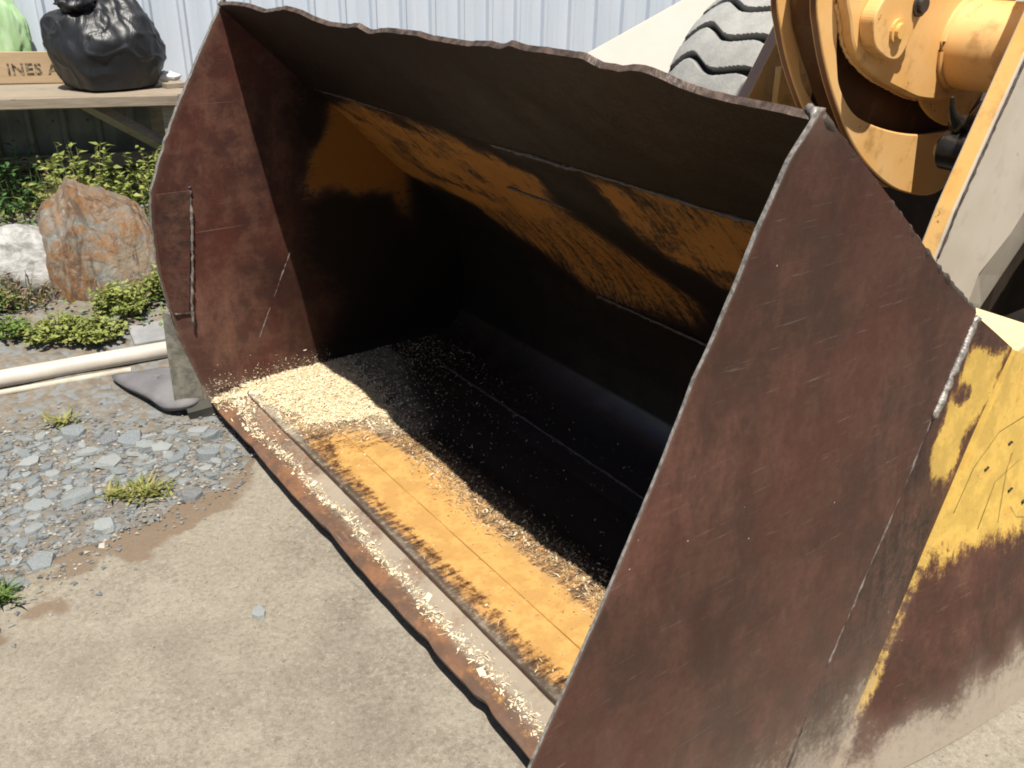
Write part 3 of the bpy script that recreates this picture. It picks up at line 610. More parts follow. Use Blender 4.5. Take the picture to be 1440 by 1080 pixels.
def bolt(x, z, y, r=.026, m=None, parent=loader):
    bm = bmesh.new(); bmesh.ops.create_cone(bm, cap_ends=True, segments=20, radius1=r * 1.5, radius2=r * 1.5, depth=.008, matrix=Matrix.Translation(Lp(x, y, z)) @ Matrix.Rotation(math.pi / 2, 4, 'X'))
    bmesh.ops.create_cone(bm, cap_ends=True, segments=16, radius1=r, radius2=r * .96, depth=.014, matrix=Matrix.Translation(Lp(x, y - .008, z)) @ Matrix.Rotation(math.pi / 2, 4, 'X'))
    me = bpy.data.meshes.new('bolt'); bm.to_mesh(me); bm.free(); me.materials.append(m or M_machy); o = bpy.data.objects.new('bolt', me); COL.objects.link(o); o.parent = parent; return o
bolt(1.655, 1.395, -1.472, .022); bolt(1.745, 1.462, -1.472, .022, simple('dark_bolt_steel', (.09, .085, .08), .4, .6))
bead('weld', [Lp(x, -1.384, z) for x, z in DISC[8:56]], .006, M_mach, loader)
# lower lug seen between boss and knob
lx('link_lug', arcpts([(1.93, 1.215), (1.981, 1.173), (2.01, 1.146), (2.073, 1.108), (2.14, 1.083), (2.209, 1.068), (2.296, 1.076)]) + [(2.40, 1.20), (2.20, 1.26), (1.97, 1.26)], -1.398, -1.384, M_machy, .006)
# cross tube to the near arm
def cyl(name, x, z, y0, y1, r, m, parent=loader, seg=40):
    P = [Lp(x, y0 + (y1 - y0) * k / 6, z) for k in range(7)]; return tube(name, P, r, m, parent, seg)
cyl('cross_tube', 2.13, 1.335, -1.40, -1.75, .135, M_mach)
tube('cross_tube_weld', [Lp(2.13 + .137 * math.cos(a), -1.424, 1.335 + .137 * math.sin(a)) for a in np.linspace(0, 2 * math.pi, 30)], .010, M_mach, loader, 6)
# hydraulic hose end (black) beside the arm
M_rub = simple('black_rubber', (.016, .015, .014), .32, 0, .3, 30, .2, 60)
cyl('hose_fitting', 1.832, 1.066, -1.70, -1.60, .058, M_rub, seg=28)
tube('hose_fitting', [Lp(1.832, -1.612 + k, 1.066) for k in (0, .018, .034, .044)], [.058, .050, .030, .006], M_rub, loader, 24)
tube('hydraulic_hose', [Lp(*p) for p in [(1.84, -1.63, 1.125), (1.815, -1.625, 1.150), (1.79, -1.62, 1.172), (1.770, -1.62, 1.198), (1.762, -1.62, 1.225)]], [.026, .022, .013, .008, .005], M_rub, loader)
tube('hydraulic_hose', [Lp(*p) for p in [(1.80, -1.625, 1.145), (1.86, -1.63, 1.150), (1.93, -1.66, 1.14), (2.02, -1.69, 1.09)]], .022, M_rub, loader)
# far lift arm
FARM = [(1.76, .60), (1.93, .89), (2.06, 1.09), (2.17, 1.27), (2.45, 1.72), (2.75, 2.2), (3.4, 2.1), (2.85, 1.5), (2.60, 1.05), (2.35, .60)]
lx('lift_arm', FARM, -.65, -.595, [M_machy, M_rim2], .005, edge=1)
lx('arm_bracket', [(2.085, 1.195), (2.13, 1.20), (2.26, 1.04), (2.26, .80), (2.10, .80)], -.76, -.73, M_machy, .004)
# front frame, axle and chassis in the dark behind
M_shadef = simple('shaded_dirty_steel', (.028, .018, .012), .7, 0, .4, 10)  # dirty steel painted near black for the shade behind the linkage
box('front_frame', Lp(2.45, -1.60, .35), Lp(3.6, -.62, 1.10), M_shadef, loader, .02)
cyl('front_axle', 2.9, .78, -2.3, -.1, .17, M_shadef, seg=20)
for yy in (-1.30, -.92): lx('bucket_hinge', [(1.15, .30), (1.15, .62), (1.62, .62), (1.75, .45), (1.62, .28)], yy - .05, yy + .05, M_shadef, .006)
lx('tilt_link', [(1.16, .55), (1.16, .72), (1.62, 1.02), (1.78, 1.06), (1.80, .94), (1.64, .86)], -1.19, -1.05, M_web, .006)
# tyres: S-shaped lugs parted by narrow dark grooves
def mat_tyre():
    b = NB('tyre_rubber', .85, 0, .3); n = b.noise(9, det=6, rough=.7); f = b.noise(80, det=4)
    gr = b.attr('groove')
    c = b.mix(b.step(n, .3, .7), (.30, .30, .285), (.42, .415, .395)); c = b.mix(b.step(f, .55, .75, 0, .4), c, (.25, .25, .24)); c = b.mix(gr, c, (.022, .022, .022))
    return b.out(c, .85, b.bump(b.add(n, b.mul(f, .4)), .4, .008))
M_tyre = mat_tyre()
def tyre_mesh(w=.56, R=.745, nlug=30):
    na, nw = 900, 60; aa = np.linspace(0, 2 * np.pi, na, endpoint=False); v = np.linspace(0, 1, nw); AA, VV = np.meshgrid(aa, v, indexing='ij')
    # groove line across the tread, in degrees
    off = np.interp(v, [0, .10, .22, .34, .46, .60, .78, .92, 1], [1.0, 5.0, 8.6, 6.0, 2.6, 3.2, 5.4, 4.6, 3.8])
    off = np.convolve(np.pad(off, 4, mode='edge'), np.ones(9) / 9, 'valid')
    ph = (np.degrees(AA) - off[None, :]) / (360 / nlug); d = np.abs(ph - np.round(ph)) * (360 / nlug)
    gw = .95 + .55 * sm(.25, 0, VV) + .8 * sm(.72, .95, VV)
    g = sm(gw + .35, gw - .15, d)
    crown = R - .05 * np.abs(2 * VV - 1) ** 3
    rad = crown - .038 * g
    V = np.stack([-rad * np.cos(AA), -(VV * w), rad * np.sin(AA)], -1).reshape(-1, 3)
    F = []
    for i in range(na):
        for j in range(nw - 1):
            a = i * nw + j; b_ = ((i + 1) % na) * nw + j; F.append((a, a + 1, b_ + 1, b_))
    n0 = len(V); ex = []; gat = list(g.ravel())
    # sidewalls
    for side, y, sg in ((0, 0, 1), (nw - 1, -w, -1)):
        rings = [(R - .055, y), (R - .13, y + sg * .015), (R - .26, y + sg * .02), (.36, y + sg * .0)]
        idx = [i * nw + side for i in range(na)]
        prev = idx
        for (r_, y_) in rings:
            cur = []
            for i in range(na):
                cur.append(n0 + len(ex)); ex.append((-r_ * math.cos(aa[i]), y_, r_ * math.sin(aa[i]))); gat.append(.35)
            for i in range(na): F.append((prev[i], prev[(i + 1) % na], cur[(i + 1) % na], cur[i]))
            prev = cur
    V = np.concatenate([V, np.array(ex)])
    return V, F, gat
tv, tf, tg = tyre_mesh()
for k, (xc, y0) in enumerate(((2.9, .015), (2.9, -1.87))):
    if k == 0:
        t_ = mesh('tyre', tv, tf, M_tyre, loader, True, None, dict(groove=tg)); fixn(t_); autosharp(t_, 40); base_t = t_
    else:
        t_ = base_t.copy(); COL.objects.link(t_); t_.parent = loader
    t_.location = Lp(xc, y0, .782)
    r_ = cyl('wheel_rim', 0, 0, -.10, -.46, .37, M_machy, t_, 36); r_.location = (LB[0], LB[1], LB[2])
# rear of the machine (out of frame, shades the yard behind the bucket)
box('rear_body', Lp(4.4, -1.9, .7), Lp(6.6, -.5, 2.1), M_machy, loader, .05)
for yy in (.05, -1.9):
    o = base_t.copy(); COL.objects.link(o); o.parent = loader; o.location = Lp(5.6, yy, .782)

# ================================================================== SHED, BENCH AND YARD CLUTTER
TH = math.radians(17.6); WF = Matrix.Translation((-2.970, 5.516, 0)) @ Matrix.Rotation(TH, 4, 'Z')   # x along the wall, -y towards the camera
def mat_sheet():
    b = NB('white_roof_sheet', .5, 0, .5); n = b.noise(2, b.map(scale=(4, 1, .4)), det=5); f = b.noise(20, det=5)
    c = b.mix(b.step(n, .3, .7), (.62, .67, .74), (.54, .60, .68)); c = b.mix(b.step(f, .6, .78, 0, .18), c, (.45, .44, .40))
    return b.out(c, .5, b.bump(n, .1, .01))
M_sheet = mat_sheet()
M_sheetlow = simple('shade_olive_sheet', (.17, .18, .155), .7, 0, .35, 5, .2, 30)  # shade below the bench put into the lower sheets' colour
shed = empty('metal_shed', WF); tag(shed, 'white corrugated metal shed wall behind the bench and bucket', 'shed')
M_screw = simple('screw_head', (.12, .12, .12), .5, .5)
pitch = .194
def sheet(i, x0, nrib, z0, z1, m, dy):
    pts = []
    for k in range(nrib):
        b_ = x0 + k * pitch
        pts += [(b_, 0), (b_ + .045, 0), (b_ + .062, .0035), (b_ + .080, 0), (b_ + .142, 0), (b_ + .157, .030), (b_ + .182, .030), (b_ + .194, .003)]
    pts.append((x0 + nrib * pitch + .02, 0)); V = []; F = []
    for (x, y) in pts:
        for z in (z0, (z0 + z1) / 2, z1): V.append((x, -y - .0015 * (i % 2) - dy, z))
    F = gridfaces(len(pts), 3); return mesh('wall_sheet', V, F, m, shed, False)
x0 = 1.735 - .170 - pitch * 36
for i in range(16):
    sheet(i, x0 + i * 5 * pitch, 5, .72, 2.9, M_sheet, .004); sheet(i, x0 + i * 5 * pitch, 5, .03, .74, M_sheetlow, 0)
    for k in range(5):
        for z in (.56,):
            xx = x0 + (i * 5 + k) * pitch + .11
            if -1.5 < xx < 2.0:
                bm = bmesh.new(); bmesh.ops.create_cone(bm, cap_ends=True, segments=8, radius1=.009, radius2=.006, depth=.010, matrix=Matrix.Translation((xx, -.006, z)) @ Matrix.Rotation(math.pi / 2, 4, 'X'))
                m_ = bpy.data.meshes.new('screw'); bm.to_mesh(m_); bm.free(); m_.materials.append(M_screw); o = bpy.data.objects.new('screw', m_); COL.objects.link(o); o.parent = shed
box('back_wall', (x0, .04, 0), (x0 + 16 * 5 * pitch, 3.0, 2.88), simple('shed_inside', (.3, .3, .3), .8), shed, 0)
box('roof', (x0 - .2, -.12, 2.9), (x0 + 16 * 5 * pitch + .2, 3.2, 2.96), M_sheet, shed, .01)

# ---- bench
def mat_wood(name, a, b_, grain=(2.5, 40, 40)):
    b = NB(name, .8, 0, .25); g = b.noise(3, b.map(scale=grain), det=6, rough=.65); n = b.noise(5, det=4)
    c = b.mix(b.step(g, .3, .7), a, b_); c = b.mix(b.step(n, .55, .75, 0, .45), c, tuple(x * .5 for x in a))
    k = b.step(b.vor(3.1, b.map(scale=(1.2, 4, 4))), .05, .12, .8, 0); c = b.mix(k, c, tuple(x * .35 for x in a))
    return b.out(c, .8, b.bump(g, .35, .004))
M_wood = mat_wood('weathered_timber', (.235, .19, .14), (.35, .29, .22)); M_wood2 = mat_wood('grey_timber', (.22, .185, .14), (.32, .28, .22)); M_ply = mat_wood('tan_board', (.42, .30, .175), (.50, .37, .23), (1, 12, 12))
bench = empty('workbench', WF @ Matrix.Translation((0, -.65, 0))); tag(bench, 'weathered timber workbench against the white shed wall', 'workbench')
ZB = .80
box('tabletop_board', (-1.9, .004, ZB - .035), (.925, .205, ZB), M_wood, bench, .006, jig=.004)
box('tabletop_board', (-1.9, .215, ZB - .035), (.96, .415, ZB - .002), M_wood2, bench, .006, jig=.004)
box('tabletop_board', (-1.9, .425, ZB - .035), (.90, .60, ZB - .003), M_wood, bench, .006, jig=.004)
box('apron_rail', (-1.9, -.028, ZB - .062), (.90, .002, ZB - .004), M_wood, bench, .005, jig=.003)
for x in (.80, -1.6): box('leg', (x, .03, 0), (x + .085, .10, ZB - .036), M_wood2, bench, .004)
box('leg', (.70, .42, 0), (.78, .50, ZB - .036), M_wood2, bench, .004)
tube('brace', [(.40, .08, ZB - .05), (.95, .13, ZB - .42)], .042, M_wood2, bench, 4)
box('lower_rail', (-1.6, .50, .30), (.9, .54, .38), M_wood2, bench, .004)

# board with stencilled letters standing on the bench
MB = WF @ Matrix.Translation((0, -.14, ZB))
board = empty('lettered_board', MB); tag(board, 'tan board with dark stencilled letters standing on the workbench by the bag', 'board')
box('board_panel', (-1.6, 0, 0), (.42, .018, .175), M_ply, board, .003)
ib = NB('stencil_ink', .8); M_ink = ib.out(ib.mix(ib.step(ib.noise(38, det=5, rough=.7), .46, .60), (.045, .035, .025), (.36, .26, .16)))
txt = bpy.data.curves.new('stencil_text', 'FONT'); txt.body = 'INES A'; txt.size = .088; txt.extrude = .0006; txt.offset = .0018; txt.space_character = 1.08; txt.align_x = 'RIGHT'
tmp = bpy.data.objects.new('stencil_text', txt); COL.objects.link(tmp); bpy.context.view_layer.update()
tm = bpy.data.meshes.new_from_object(tmp.evaluated_get(bpy.context.evaluated_depsgraph_get())); bpy.data.objects.remove(tmp)
tm.materials.clear(); tm.materials.append(M_ink); to = bpy.data.objects.new('stencil_lettering', tm); COL.objects.link(to); to.parent = board
to.matrix_local = Matrix.Translation((.235, -.0015, .050)) @ Matrix.Rotation(math.radians(90), 4, 'X')

# black rubbish bag
def mat_bag():
    b = NB('black_polythene', .42, 0, .5); n = b.noise(9, det=4); s = b.noise(5, b.map(scale=(1, 1, .35)), det=5, rough=.6, dist=1.2)
    return b.out((.014, .0145, .017), b.add(.34, b.mul(n, .2)), b.bump(s, .45, .03))
M_bag = mat_bag()
def bagmesh(name, c, r, seed, mat, parent, flat):
    """stretched film: a many-faceted hull with soft ridges and radiating pleats"""
    rg_ = random.Random(seed); N = []
    for i in range(34):
        v = Vector((rg_.gauss(0, 1), rg_.gauss(0, 1), rg_.gauss(0, .8))).normalized(); N.append((v, rg_.uniform(.86, 1.0)))
    bm = bmesh.new(); bmesh.ops.create_icosphere(bm, subdivisions=6, radius=1)
    for v in bm.verts:
        d = v.co.normalized(); k = sum((max(d.dot(n), .05) / h) ** 22 for n, h in N) ** (-1 / 22)
        k = min(k, 1.16); a = math.atan2(d.y, d.x); pole = max(0, d.z)
        k += .030 * pole * (1 - 2 * abs(math.sin(a * 6.5 + 2.5 * mn.noise(d * 2)))) + .03 * max(0, 1 - abs(mn.noise(d * 2.1 + Vector((9, seed, 0)))) * 9) + .018 * (1 - 2 * abs(mn.noise(d * 3.3 + Vector((seed, 0, 0)))))
        v.co = Vector((d.x * r[0], d.y * r[1], d.z * r[2])) * k
        if v.co.z < flat: v.co.z = flat + (v.co.z - flat) * .08
        v.co += Vector(c)
    me = bpy.data.meshes.new(name); bm.to_mesh(me); bm.free(); me.materials.append(mat); me.polygons.foreach_set('use_smooth', [True] * len(me.polygons))
    o = bpy.data.objects.new(name, me); COL.objects.link(o); o.parent = parent; return o
def blob(name, c, r, n=5, amp=.1, fr=3., fold=.03, mat=None, parent=None, flat=None, seed=0, foldfr=(9, 3)):
    bm = bmesh.new(); bmesh.ops.create_icosphere(bm, subdivisions=n, radius=1)
    sv = Vector((seed * 3.1, seed * 1.7, seed * 2.3))
    for v in bm.verts:
        d = v.co.normalized(); a = math.atan2(d.y, d.x)
        k = 1 + amp * mn.fractal(d * fr + sv, 1, 2, 4)
        rd = 1 - abs(mn.noise(Vector((math.cos(a) * foldfr[0] * .35, math.sin(a) * foldfr[0] * .35, d.z * foldfr[1] * .3)) + sv)) * 2
        k += fold * rd + fold * .7 * (1 - 2 * abs(mn.noise(d * 5.1 + sv)))
        v.co = Vector((d.x * r[0], d.y * r[1], d.z * r[2])) * k
        if flat is not None and v.co.z < flat: v.co.z = flat + (v.co.z - flat) * .08
        v.co += Vector(c)
    me = bpy.data.meshes.new(name); bm.to_mesh(me); bm.free(); me.materials.append(mat)
    me.polygons.foreach_set('use_smooth', [True] * len(me.polygons)); o = bpy.data.objects.new(name, me); COL.objects.link(o)
    if parent: o.parent = parent
    return o
BG = WF @ Matrix.Translation((.535, -.36, ZB)); bag = empty('rubbish_bag', BG); tag(bag, 'bulging black plastic rubbish bag sitting on the workbench', 'rubbish bag')
bagmesh('bag_body', (0, 0, .195), (.325, .27, .30), 5, M_bag, bag, -.18)
blob('bag_neck', (-.10, -.10, .46), (.09, .08, .06), 4, .3, 3, .12, M_bag, bag, None, 9)
# scraps at the bag's right
M_white = simple('white_scrap', (.78, .77, .74), .6)
o = box('wood_offcut', (-.07, -.03, 0), (.07, .03, .028), M_wood, None, .003); o.matrix_world = WF @ Matrix.Translation((.885, -.42, ZB)) @ Matrix.Rotation(.5, 4, 'Z'); tag(o, 'small timber offcut on the bench beside the black bag', 'offcut')
o = blob('plastic_scrap', (0, 0, .02), (.06, .035, .022), 3, .4, 3, .2, M_white, None, None, 3); o.matrix_world = WF @ Matrix.Translation((.84, -.33, ZB + .03)); tag(o, 'crumpled white plastic scrap between black bag and bench end', 'scrap')

# green plastic sack behind the board
def mat_green():
    b = NB('green_plastic', .35, 0, .5); n = b.noise(6, b.map(scale=(3, 1, .5)), det=5)
    c = b.mix(b.step(n, .35, .65), (.38, .66, .28), (.60, .80, .50)); b.b.inputs['Transmission Weight'].default_value = .15
    return b.out(c, .35, b.bump(n, .5, .02))
GS = WF @ Matrix.Translation((-.19, -.10, ZB)); sack = empty('green_sack', GS); tag(sack, 'light green plastic sack standing behind the lettered board', 'sack')
blob('sack_body', (-.02, .035, .26), (.30, .055, .34), 5, .10, 2, .05, mat_green(), sack, -.25, 6)
tube('carry_strap', [(-.10, -.045, .16), (-.06, -.062, .22), (0.0, -.066, .235), (.04, -.058, .20), (.045, -.045, .15)], .014, simple('dark_green_strap', (.02, .07, .045), .5), sack, 8)

# pale sloping slab between shed and loader
def mat_pale():
    b = NB('pale_cream_paint', .7, 0, .3); n = b.noise(5, det=6, rough=.65); s = b.step(b.noise(23, b.map(loc=(2, 5, 1)), det=6, rough=.7), .62, .72, 0, .6)
    c = b.mix(n, (.54, .515, .47), (.49, .445, .39)); c = b.mix(s, c, (.62, .40, .24)); return b.out(c, .7, b.bump(n, .3, .006))
SLB = empty('sloping_slab', WF @ Matrix.Translation((0, -.55, 1.1)) @ Matrix.Rotation(math.radians(-32), 4, 'X') @ Matrix.Translation((0, 0, -1.1))); tag(SLB, 'pale cream slab sloping up between the shed wall and the tyre', 'slab')
def wfp(p):  # world -> along wall
    v = WF.inverted() @ Vector(p); return v.x
xa, xb = wfp((.41, 6.06, 0)), wfp((1.03, 6.26, 0))
sl = (1.285 - .966) / (xb - xa)
def slabz(x): return .966 + sl * (x - xa)
M_pale = mat_pale()
P = [(xa - 1.6, slabz(xa - 1.6)), (xb + 1.2, slabz(xb + 1.2)), (xb + 1.55, slabz(xb + 1.2) - .1), (xb + 1.2, slabz(xb + 1.2) - .75), (xa - .7, slabz(xa - 1.6) - .15), (xa - 1.5, max(.0, slabz(xa - 1.6) - .15))]
extrude_poly('slab_panel', P, -.02, .035, M_pale, SLB, .006)
for x in (xa + .2, xb + .7): box('prop', (x, .04, 0), (x + .07, .10, slabz(x) - .12), M_wood2, SLB, .003)

# ---- mottled draped sheet, pale boulder
def mat_rug():
    b = NB('mottled_sheet', .8, 0, .3); n = b.noise(4.5, det=7, rough=.65, dist=1.6); m = b.noise(9, b.map(loc=(3, 3, 0)), det=6, rough=.7, dist=2.4); f = b.noise(3, b.map(loc=(7, 1, 2)), det=3)
    c = b.ramp(n, [(.30, (.10, .075, .055)), (.43, (.24, .14, .075)), (.50, (.27, .20, .14)), (.58, (.22, .215, .19)), (.72, (.31, .25, .19))])
    c = b.mix(b.step(m, .52, .62, 0, .65), c, (.30, .125, .035)); c = b.mix(b.step(m, .44, .36, 0, .6), c, (.36, .37, .35))
    c = b.mix(b.step(f, .58, .68, 0, .6), c, (.33, .27, .20))
    vein = b.step(b.vor(7, b.map(scale=(1, 1, .6)), 'DISTANCE_TO_EDGE'), 0, .012, .0, 0); lin = b.noise(3, b.map(scale=(3, 3, .7), rot=(0, .5, 0)), det=8, rough=.75, dist=1); c = b.mix(b.step(lin, .48, .40, 0, .7), c, (.085, .06, .045)); c = b.mix(vein, c, (.13, .075, .05))
    return b.out(c, .85, b.bump(b.add(lin, b.mul(m, .6)), .9, .03))
RG = Matrix.Translation((-1.885, 3.90, -.03)) @ Matrix.Rotation(math.radians(23.7), 4, 'Z')
nu, nv = 90, 70; U_, V_ = np.meshgrid(np.linspace(0, 1, nu), np.linspace(0, 1, nv), indexing='ij')
hprof = np.interp(U_, [0, .05, .16, .30, .40, .62, .80, .92, 1], [.40, .49, .53, .61, .59, .54, .50, .43, .22])
fold = (fbm(U_ * 5 + V_, V_ * 2.2, 121) - .5) * .08 + .05 * np.abs(fbm(U_ * 8 + V_ * 3, V_ * 4, 122) - .5) - .03 * np.exp(-((U_ - .12 - .1 * V_) / .03) ** 2)
XX = -.25 + .50 * U_ + (.5 - V_) * .05 + (fbm(V_ * 4, U_ * 0, 123) - .5) * .05; YY_ = -.13 + .30 * V_ ** 1.4 + fold * (1 - .7 * V_) - .06 * np.sin(U_ * 3.14) * (1 - V_)
ZZ = (hprof + (vn(U_ * 30, V_ * 0, 124) - .5) * .02) * np.sin(np.clip(V_ * 1.15, 0, 1) * np.pi / 2) ** .8 + fold * .35 * sm(.05, .3, V_)
A7 = np.stack([XX, YY_, ZZ], -1); mrug = mat_rug()
Bq = A7.copy(); Bq[..., 1] = A7[..., 1] * .3 + .30; Bq[..., 2] *= .96
o = slab_grid('boulder', A7, Bq, [mrug, mrug], None); o.matrix_world = RG; o.data.materials[0].name = 'stained_boulder_stone'
tag(o, 'orange and grey stained boulder standing left of the bucket', 'boulder')
def mat_wsack():
    b = NB('pale_boulder_stone', .55, 0, .4); n = b.noise(7, det=6, rough=.65, dist=1.0); m = b.noise(16, det=5, rough=.7)
    c = b.mix(b.step(n, .42, .62), (.42, .41, .395), (.24, .235, .22)); c = b.mix(b.step(m, .52, .66, 0, .7), c, (.17, .165, .15)); return b.out(c, .55, b.bump(n, .6, .03))
ws = blob('pale_boulder', (.05, 0, .18), (.36, .16, .225), 6, .12, 1.6, .025, mat_wsack(), None, -.15, 13); ws.matrix_world = Matrix.Translation((-2.31, 3.84, .0)) @ Matrix.Rotation(math.radians(14), 4, 'Z')
tag(ws, 'pale whitish boulder at the left edge beside the orange boulder', 'boulder')

# ---- pipe, rubber flap, grey slab by the bucket
M_pvc = simple('white_pvc', (.54, .49, .42), .55, 0, .12, 6, .15, 30)
pd = Vector((.545, .294, 0)).normalized(); p0 = Vector((-1.97, 3.02, .062))
pp_ = [p0 + pd * t + Vector((0, 0, .008 * math.sin(t * 2.2))) for t in np.linspace(-1.6, 1.15, 24)]
o = tube('plastic_pipe', pp_, .034, M_pvc, None, 20); tag(o, 'white plastic pipe lying on the ground beside the bucket', 'pipe')
o = tube('thin_pipe', [p0 + pd * t + Vector((.035 + .02 * t, -.045, -.034 + .004 * math.sin(t * 3))) for t in np.linspace(-1.2, .45, 14)], .013, simple('dusty_pipe', (.50, .44, .35), .7), None, 10); tag(o, 'thin dusty pipe lying just in front of the white pipe', 'pipe')
def mat_flap():
    b = NB('grey_rubber_flap', .7, 0, .35); n = b.noise(8, det=6); f = b.noise(60, det=3)
    return b.out(b.mix(b.step(n, .3, .7), (.135, .13, .135), (.20, .19, .19)), .7, b.bump(b.add(n, f), .3, .006))
FP = [(-1.565, 3.105), (-1.50, 3.13), (-1.42, 3.165), (-1.33, 3.17), (-1.20, 3.10), (-1.17, 2.90), (-1.255, 2.865), (-1.36, 2.935), (-1.47, 3.02)]
cen = np.mean(FP, 0); rings = []
bp = arcpts(FP + [FP[0]], 5)[:-1]; V = []; nb = len(bp)
for k in range(6):
    t = k / 5.; 
    for (x, y) in bp: V.append((cen[0] + (x - cen[0]) * (1 - t * .999), cen[1] + (y - cen[1]) * (1 - t * .999), .030 + .030 * math.sin(t * 1.57) + .010 * mn.noise(Vector(((cen[0] + (x - cen[0]) * (1 - t)) * 9, (cen[1] + (y - cen[1]) * (1 - t)) * 9, 0)))))
F = [(k * nb + i, k * nb + (i + 1) % nb, (k + 1) * nb + (i + 1) % nb, (k + 1) * nb + i) for k in range(5) for i in range(nb)]
o = mesh('rubber_flap', V, F, mat_flap()); md = o.modifiers.new('thickness', 'SOLIDIFY'); md.thickness = .022; md.offset = -1; tag(o, 'dark grey rubber flap on the ground under the white pipe', 'rubber flap')
o = box('flat_slab', (-.17, -.07, 0), (.20, .09, .035), simple('grey_slab', (.26, .26, .26), .85, 0, .15, 12, .4, 50), None, .006, jig=.008); o.matrix_world = Matrix.Translation((-1.46, 3.50, .05)) @ Matrix.Rotation(.55, 4, 'Z') @ Matrix.Rotation(.14, 4, 'X'); tag(o, 'grey flat slab behind the white pipe at the bucket edge', 'slab')

# ---- slate stones and gravel
def mat_slate(name, a, b_):
    b = NB(name, .8, 0, .35); inf = b.n.new('ShaderNodeObjectInfo').outputs['Random']; n = b.noise(18, det=6, rough=.7)
    c = b.mix(inf, a, b_); c = b.mix(b.step(n, .42, .62, 0, .65), c, (.42, .42, .40)); c = b.mix(b.step(b.noise(7, det=3), .58, .7, 0, .5), c, (.25, .20, .14))
    return b.out(c, .8, b.bump(n, .5, .01))
M_slate = mat_slate('slate_stone', (.125, .155, .175), (.29, .315, .315)); M_slated = mat_slate('dark_slate_stone', (.10, .11, .125), (.13, .14, .15)); M_pale_s = simple('pale_stone', (.50, .45, .38), .85)
stone_me = []
for k in range(10):
    bm = bmesh.new(); n = random.randint(5, 8); a0 = random.random()
    pts = [(math.cos(a0 + 6.283 * i / n + random.uniform(-.25, .25)) * random.uniform(.75, 1.15), math.sin(a0 + 6.283 * i / n + random.uniform(-.25, .25)) * random.uniform(.5, .85)) for i in range(n)]
    lo = [bm.verts.new((x, y, -.5)) for x, y in pts]; hi = [bm.verts.new((x * random.uniform(.78, .95), y * random.uniform(.78, .95), .25 + random.uniform(-.1, .15))) for x, y in pts]
    top = bm.verts.new((random.uniform(-.2, .2), random.uniform(-.2, .2), .42)); bm.faces.new(lo[::-1])
    for i in range(n): bm.faces.new((lo[i], lo[(i + 1) % n], hi[(i + 1) % n], hi[i])); bm.faces.new((hi[i], hi[(i + 1) % n], top))
    m_ = bpy.data.meshes.new('slate_stone'); bm.to_mesh(m_); bm.free(); m_.materials.append(M_slate); stone_me.append(m_)
def stone(x, y, s, h=.35, rz=None, mat=None, tilt=.12, name='slate_stone', z=None):
    o = bpy.data.objects.new(name, random.choice(stone_me) if mat is None else None) if mat is None else None
    if o is None:
        m_ = random.choice(stone_me).copy(); m_.materials.clear(); m_.materials.append(mat); o = bpy.data.objects.new(name, m_)
    COL.objects.link(o); zz_ = float(ground_z(x, y)) if z is None else z
    o.matrix_world = Matrix.Translation((x, y, zz_ + s * h * .35)) @ Matrix.Rotation(random.uniform(0, 6.28) if rz is None else rz, 4, 'Z') @ Matrix.Rotation(random.gauss(0, tilt), 4, 'X') @ Matrix.Rotation(random.gauss(0, tilt), 4, 'Y') @ Matrix.Diagonal((s, s, s * h, 1))
    return o
GR = [(-1.95, 2.66), (-1.55, 2.78), (-1.28, 2.74), (-1.08, 2.82), (-.96, 2.66), (-.93, 2.50), (-1.04, 2.36), (-1.14, 2.22), (-1.26, 2.03), (-1.42, 1.78), (-1.9, 1.9), (-2.4, 2.4)]
placed = []
def free(x, y, r):
    return all((x - a) ** 2 + (y - b_) ** 2 > (r * .62 + c * .62) ** 2 for a, b_, c in placed)
special = [(-1.022, 2.375, .050, M_slated, 'dark grey slate rock on the soil patch at the concrete edge', .40), (-1.035, 2.60, .046, None, 'chunky blue grey rock beside the bucket lip', .75), (-1.075, 2.735, .040, None, 'blue grey rock tucked under the bucket corner', .7),
           (-.655, 1.815, .033, None, 'lone blue grey stone on the open concrete', .45), (-1.42, 2.70, .05, M_slated, 'dark flat stone in the soil near the rubber flap', .3), (-1.33, 2.02, .055, None, 'broad blue slate stone at the lower gravel edge', .35), (-1.19, 2.10, .024, M_pale_s, 'small cream pebble on the concrete edge', .5)]
for x, y, s, m, lab, h in special:
    o = stone(x, y, s, h, None, m, .08, z=-.004 if lab.startswith('lone') else None); tag(o, lab, 'stone'); placed.append((x, y, s))
n = 0; tries = 0
while n < 230 and tries < 20000:
    tries += 1; x = random.uniform(-2.4, -.95); y = random.uniform(1.75, 3.0); s = random.choice([.062, .046, .038, .030, .026, .022, .018])
    d = polysdf(np.array([x]), np.array([y]), GR)[0]
    if d > 0.01 and free(x, y, s) and (fbm(np.array([x * 3]), np.array([y * 3]), 131)[0] > .36):
        if abs(x + 1.15) < .14 and abs(y - 2.33) < .10: continue
        o = stone(x, y, s, random.uniform(.25, .55)); tag(o, 'blue grey slate stone among others in the gravel patch', 'stone', 'slate stones in the gravel patch'); placed.append((x, y, s)); n += 1
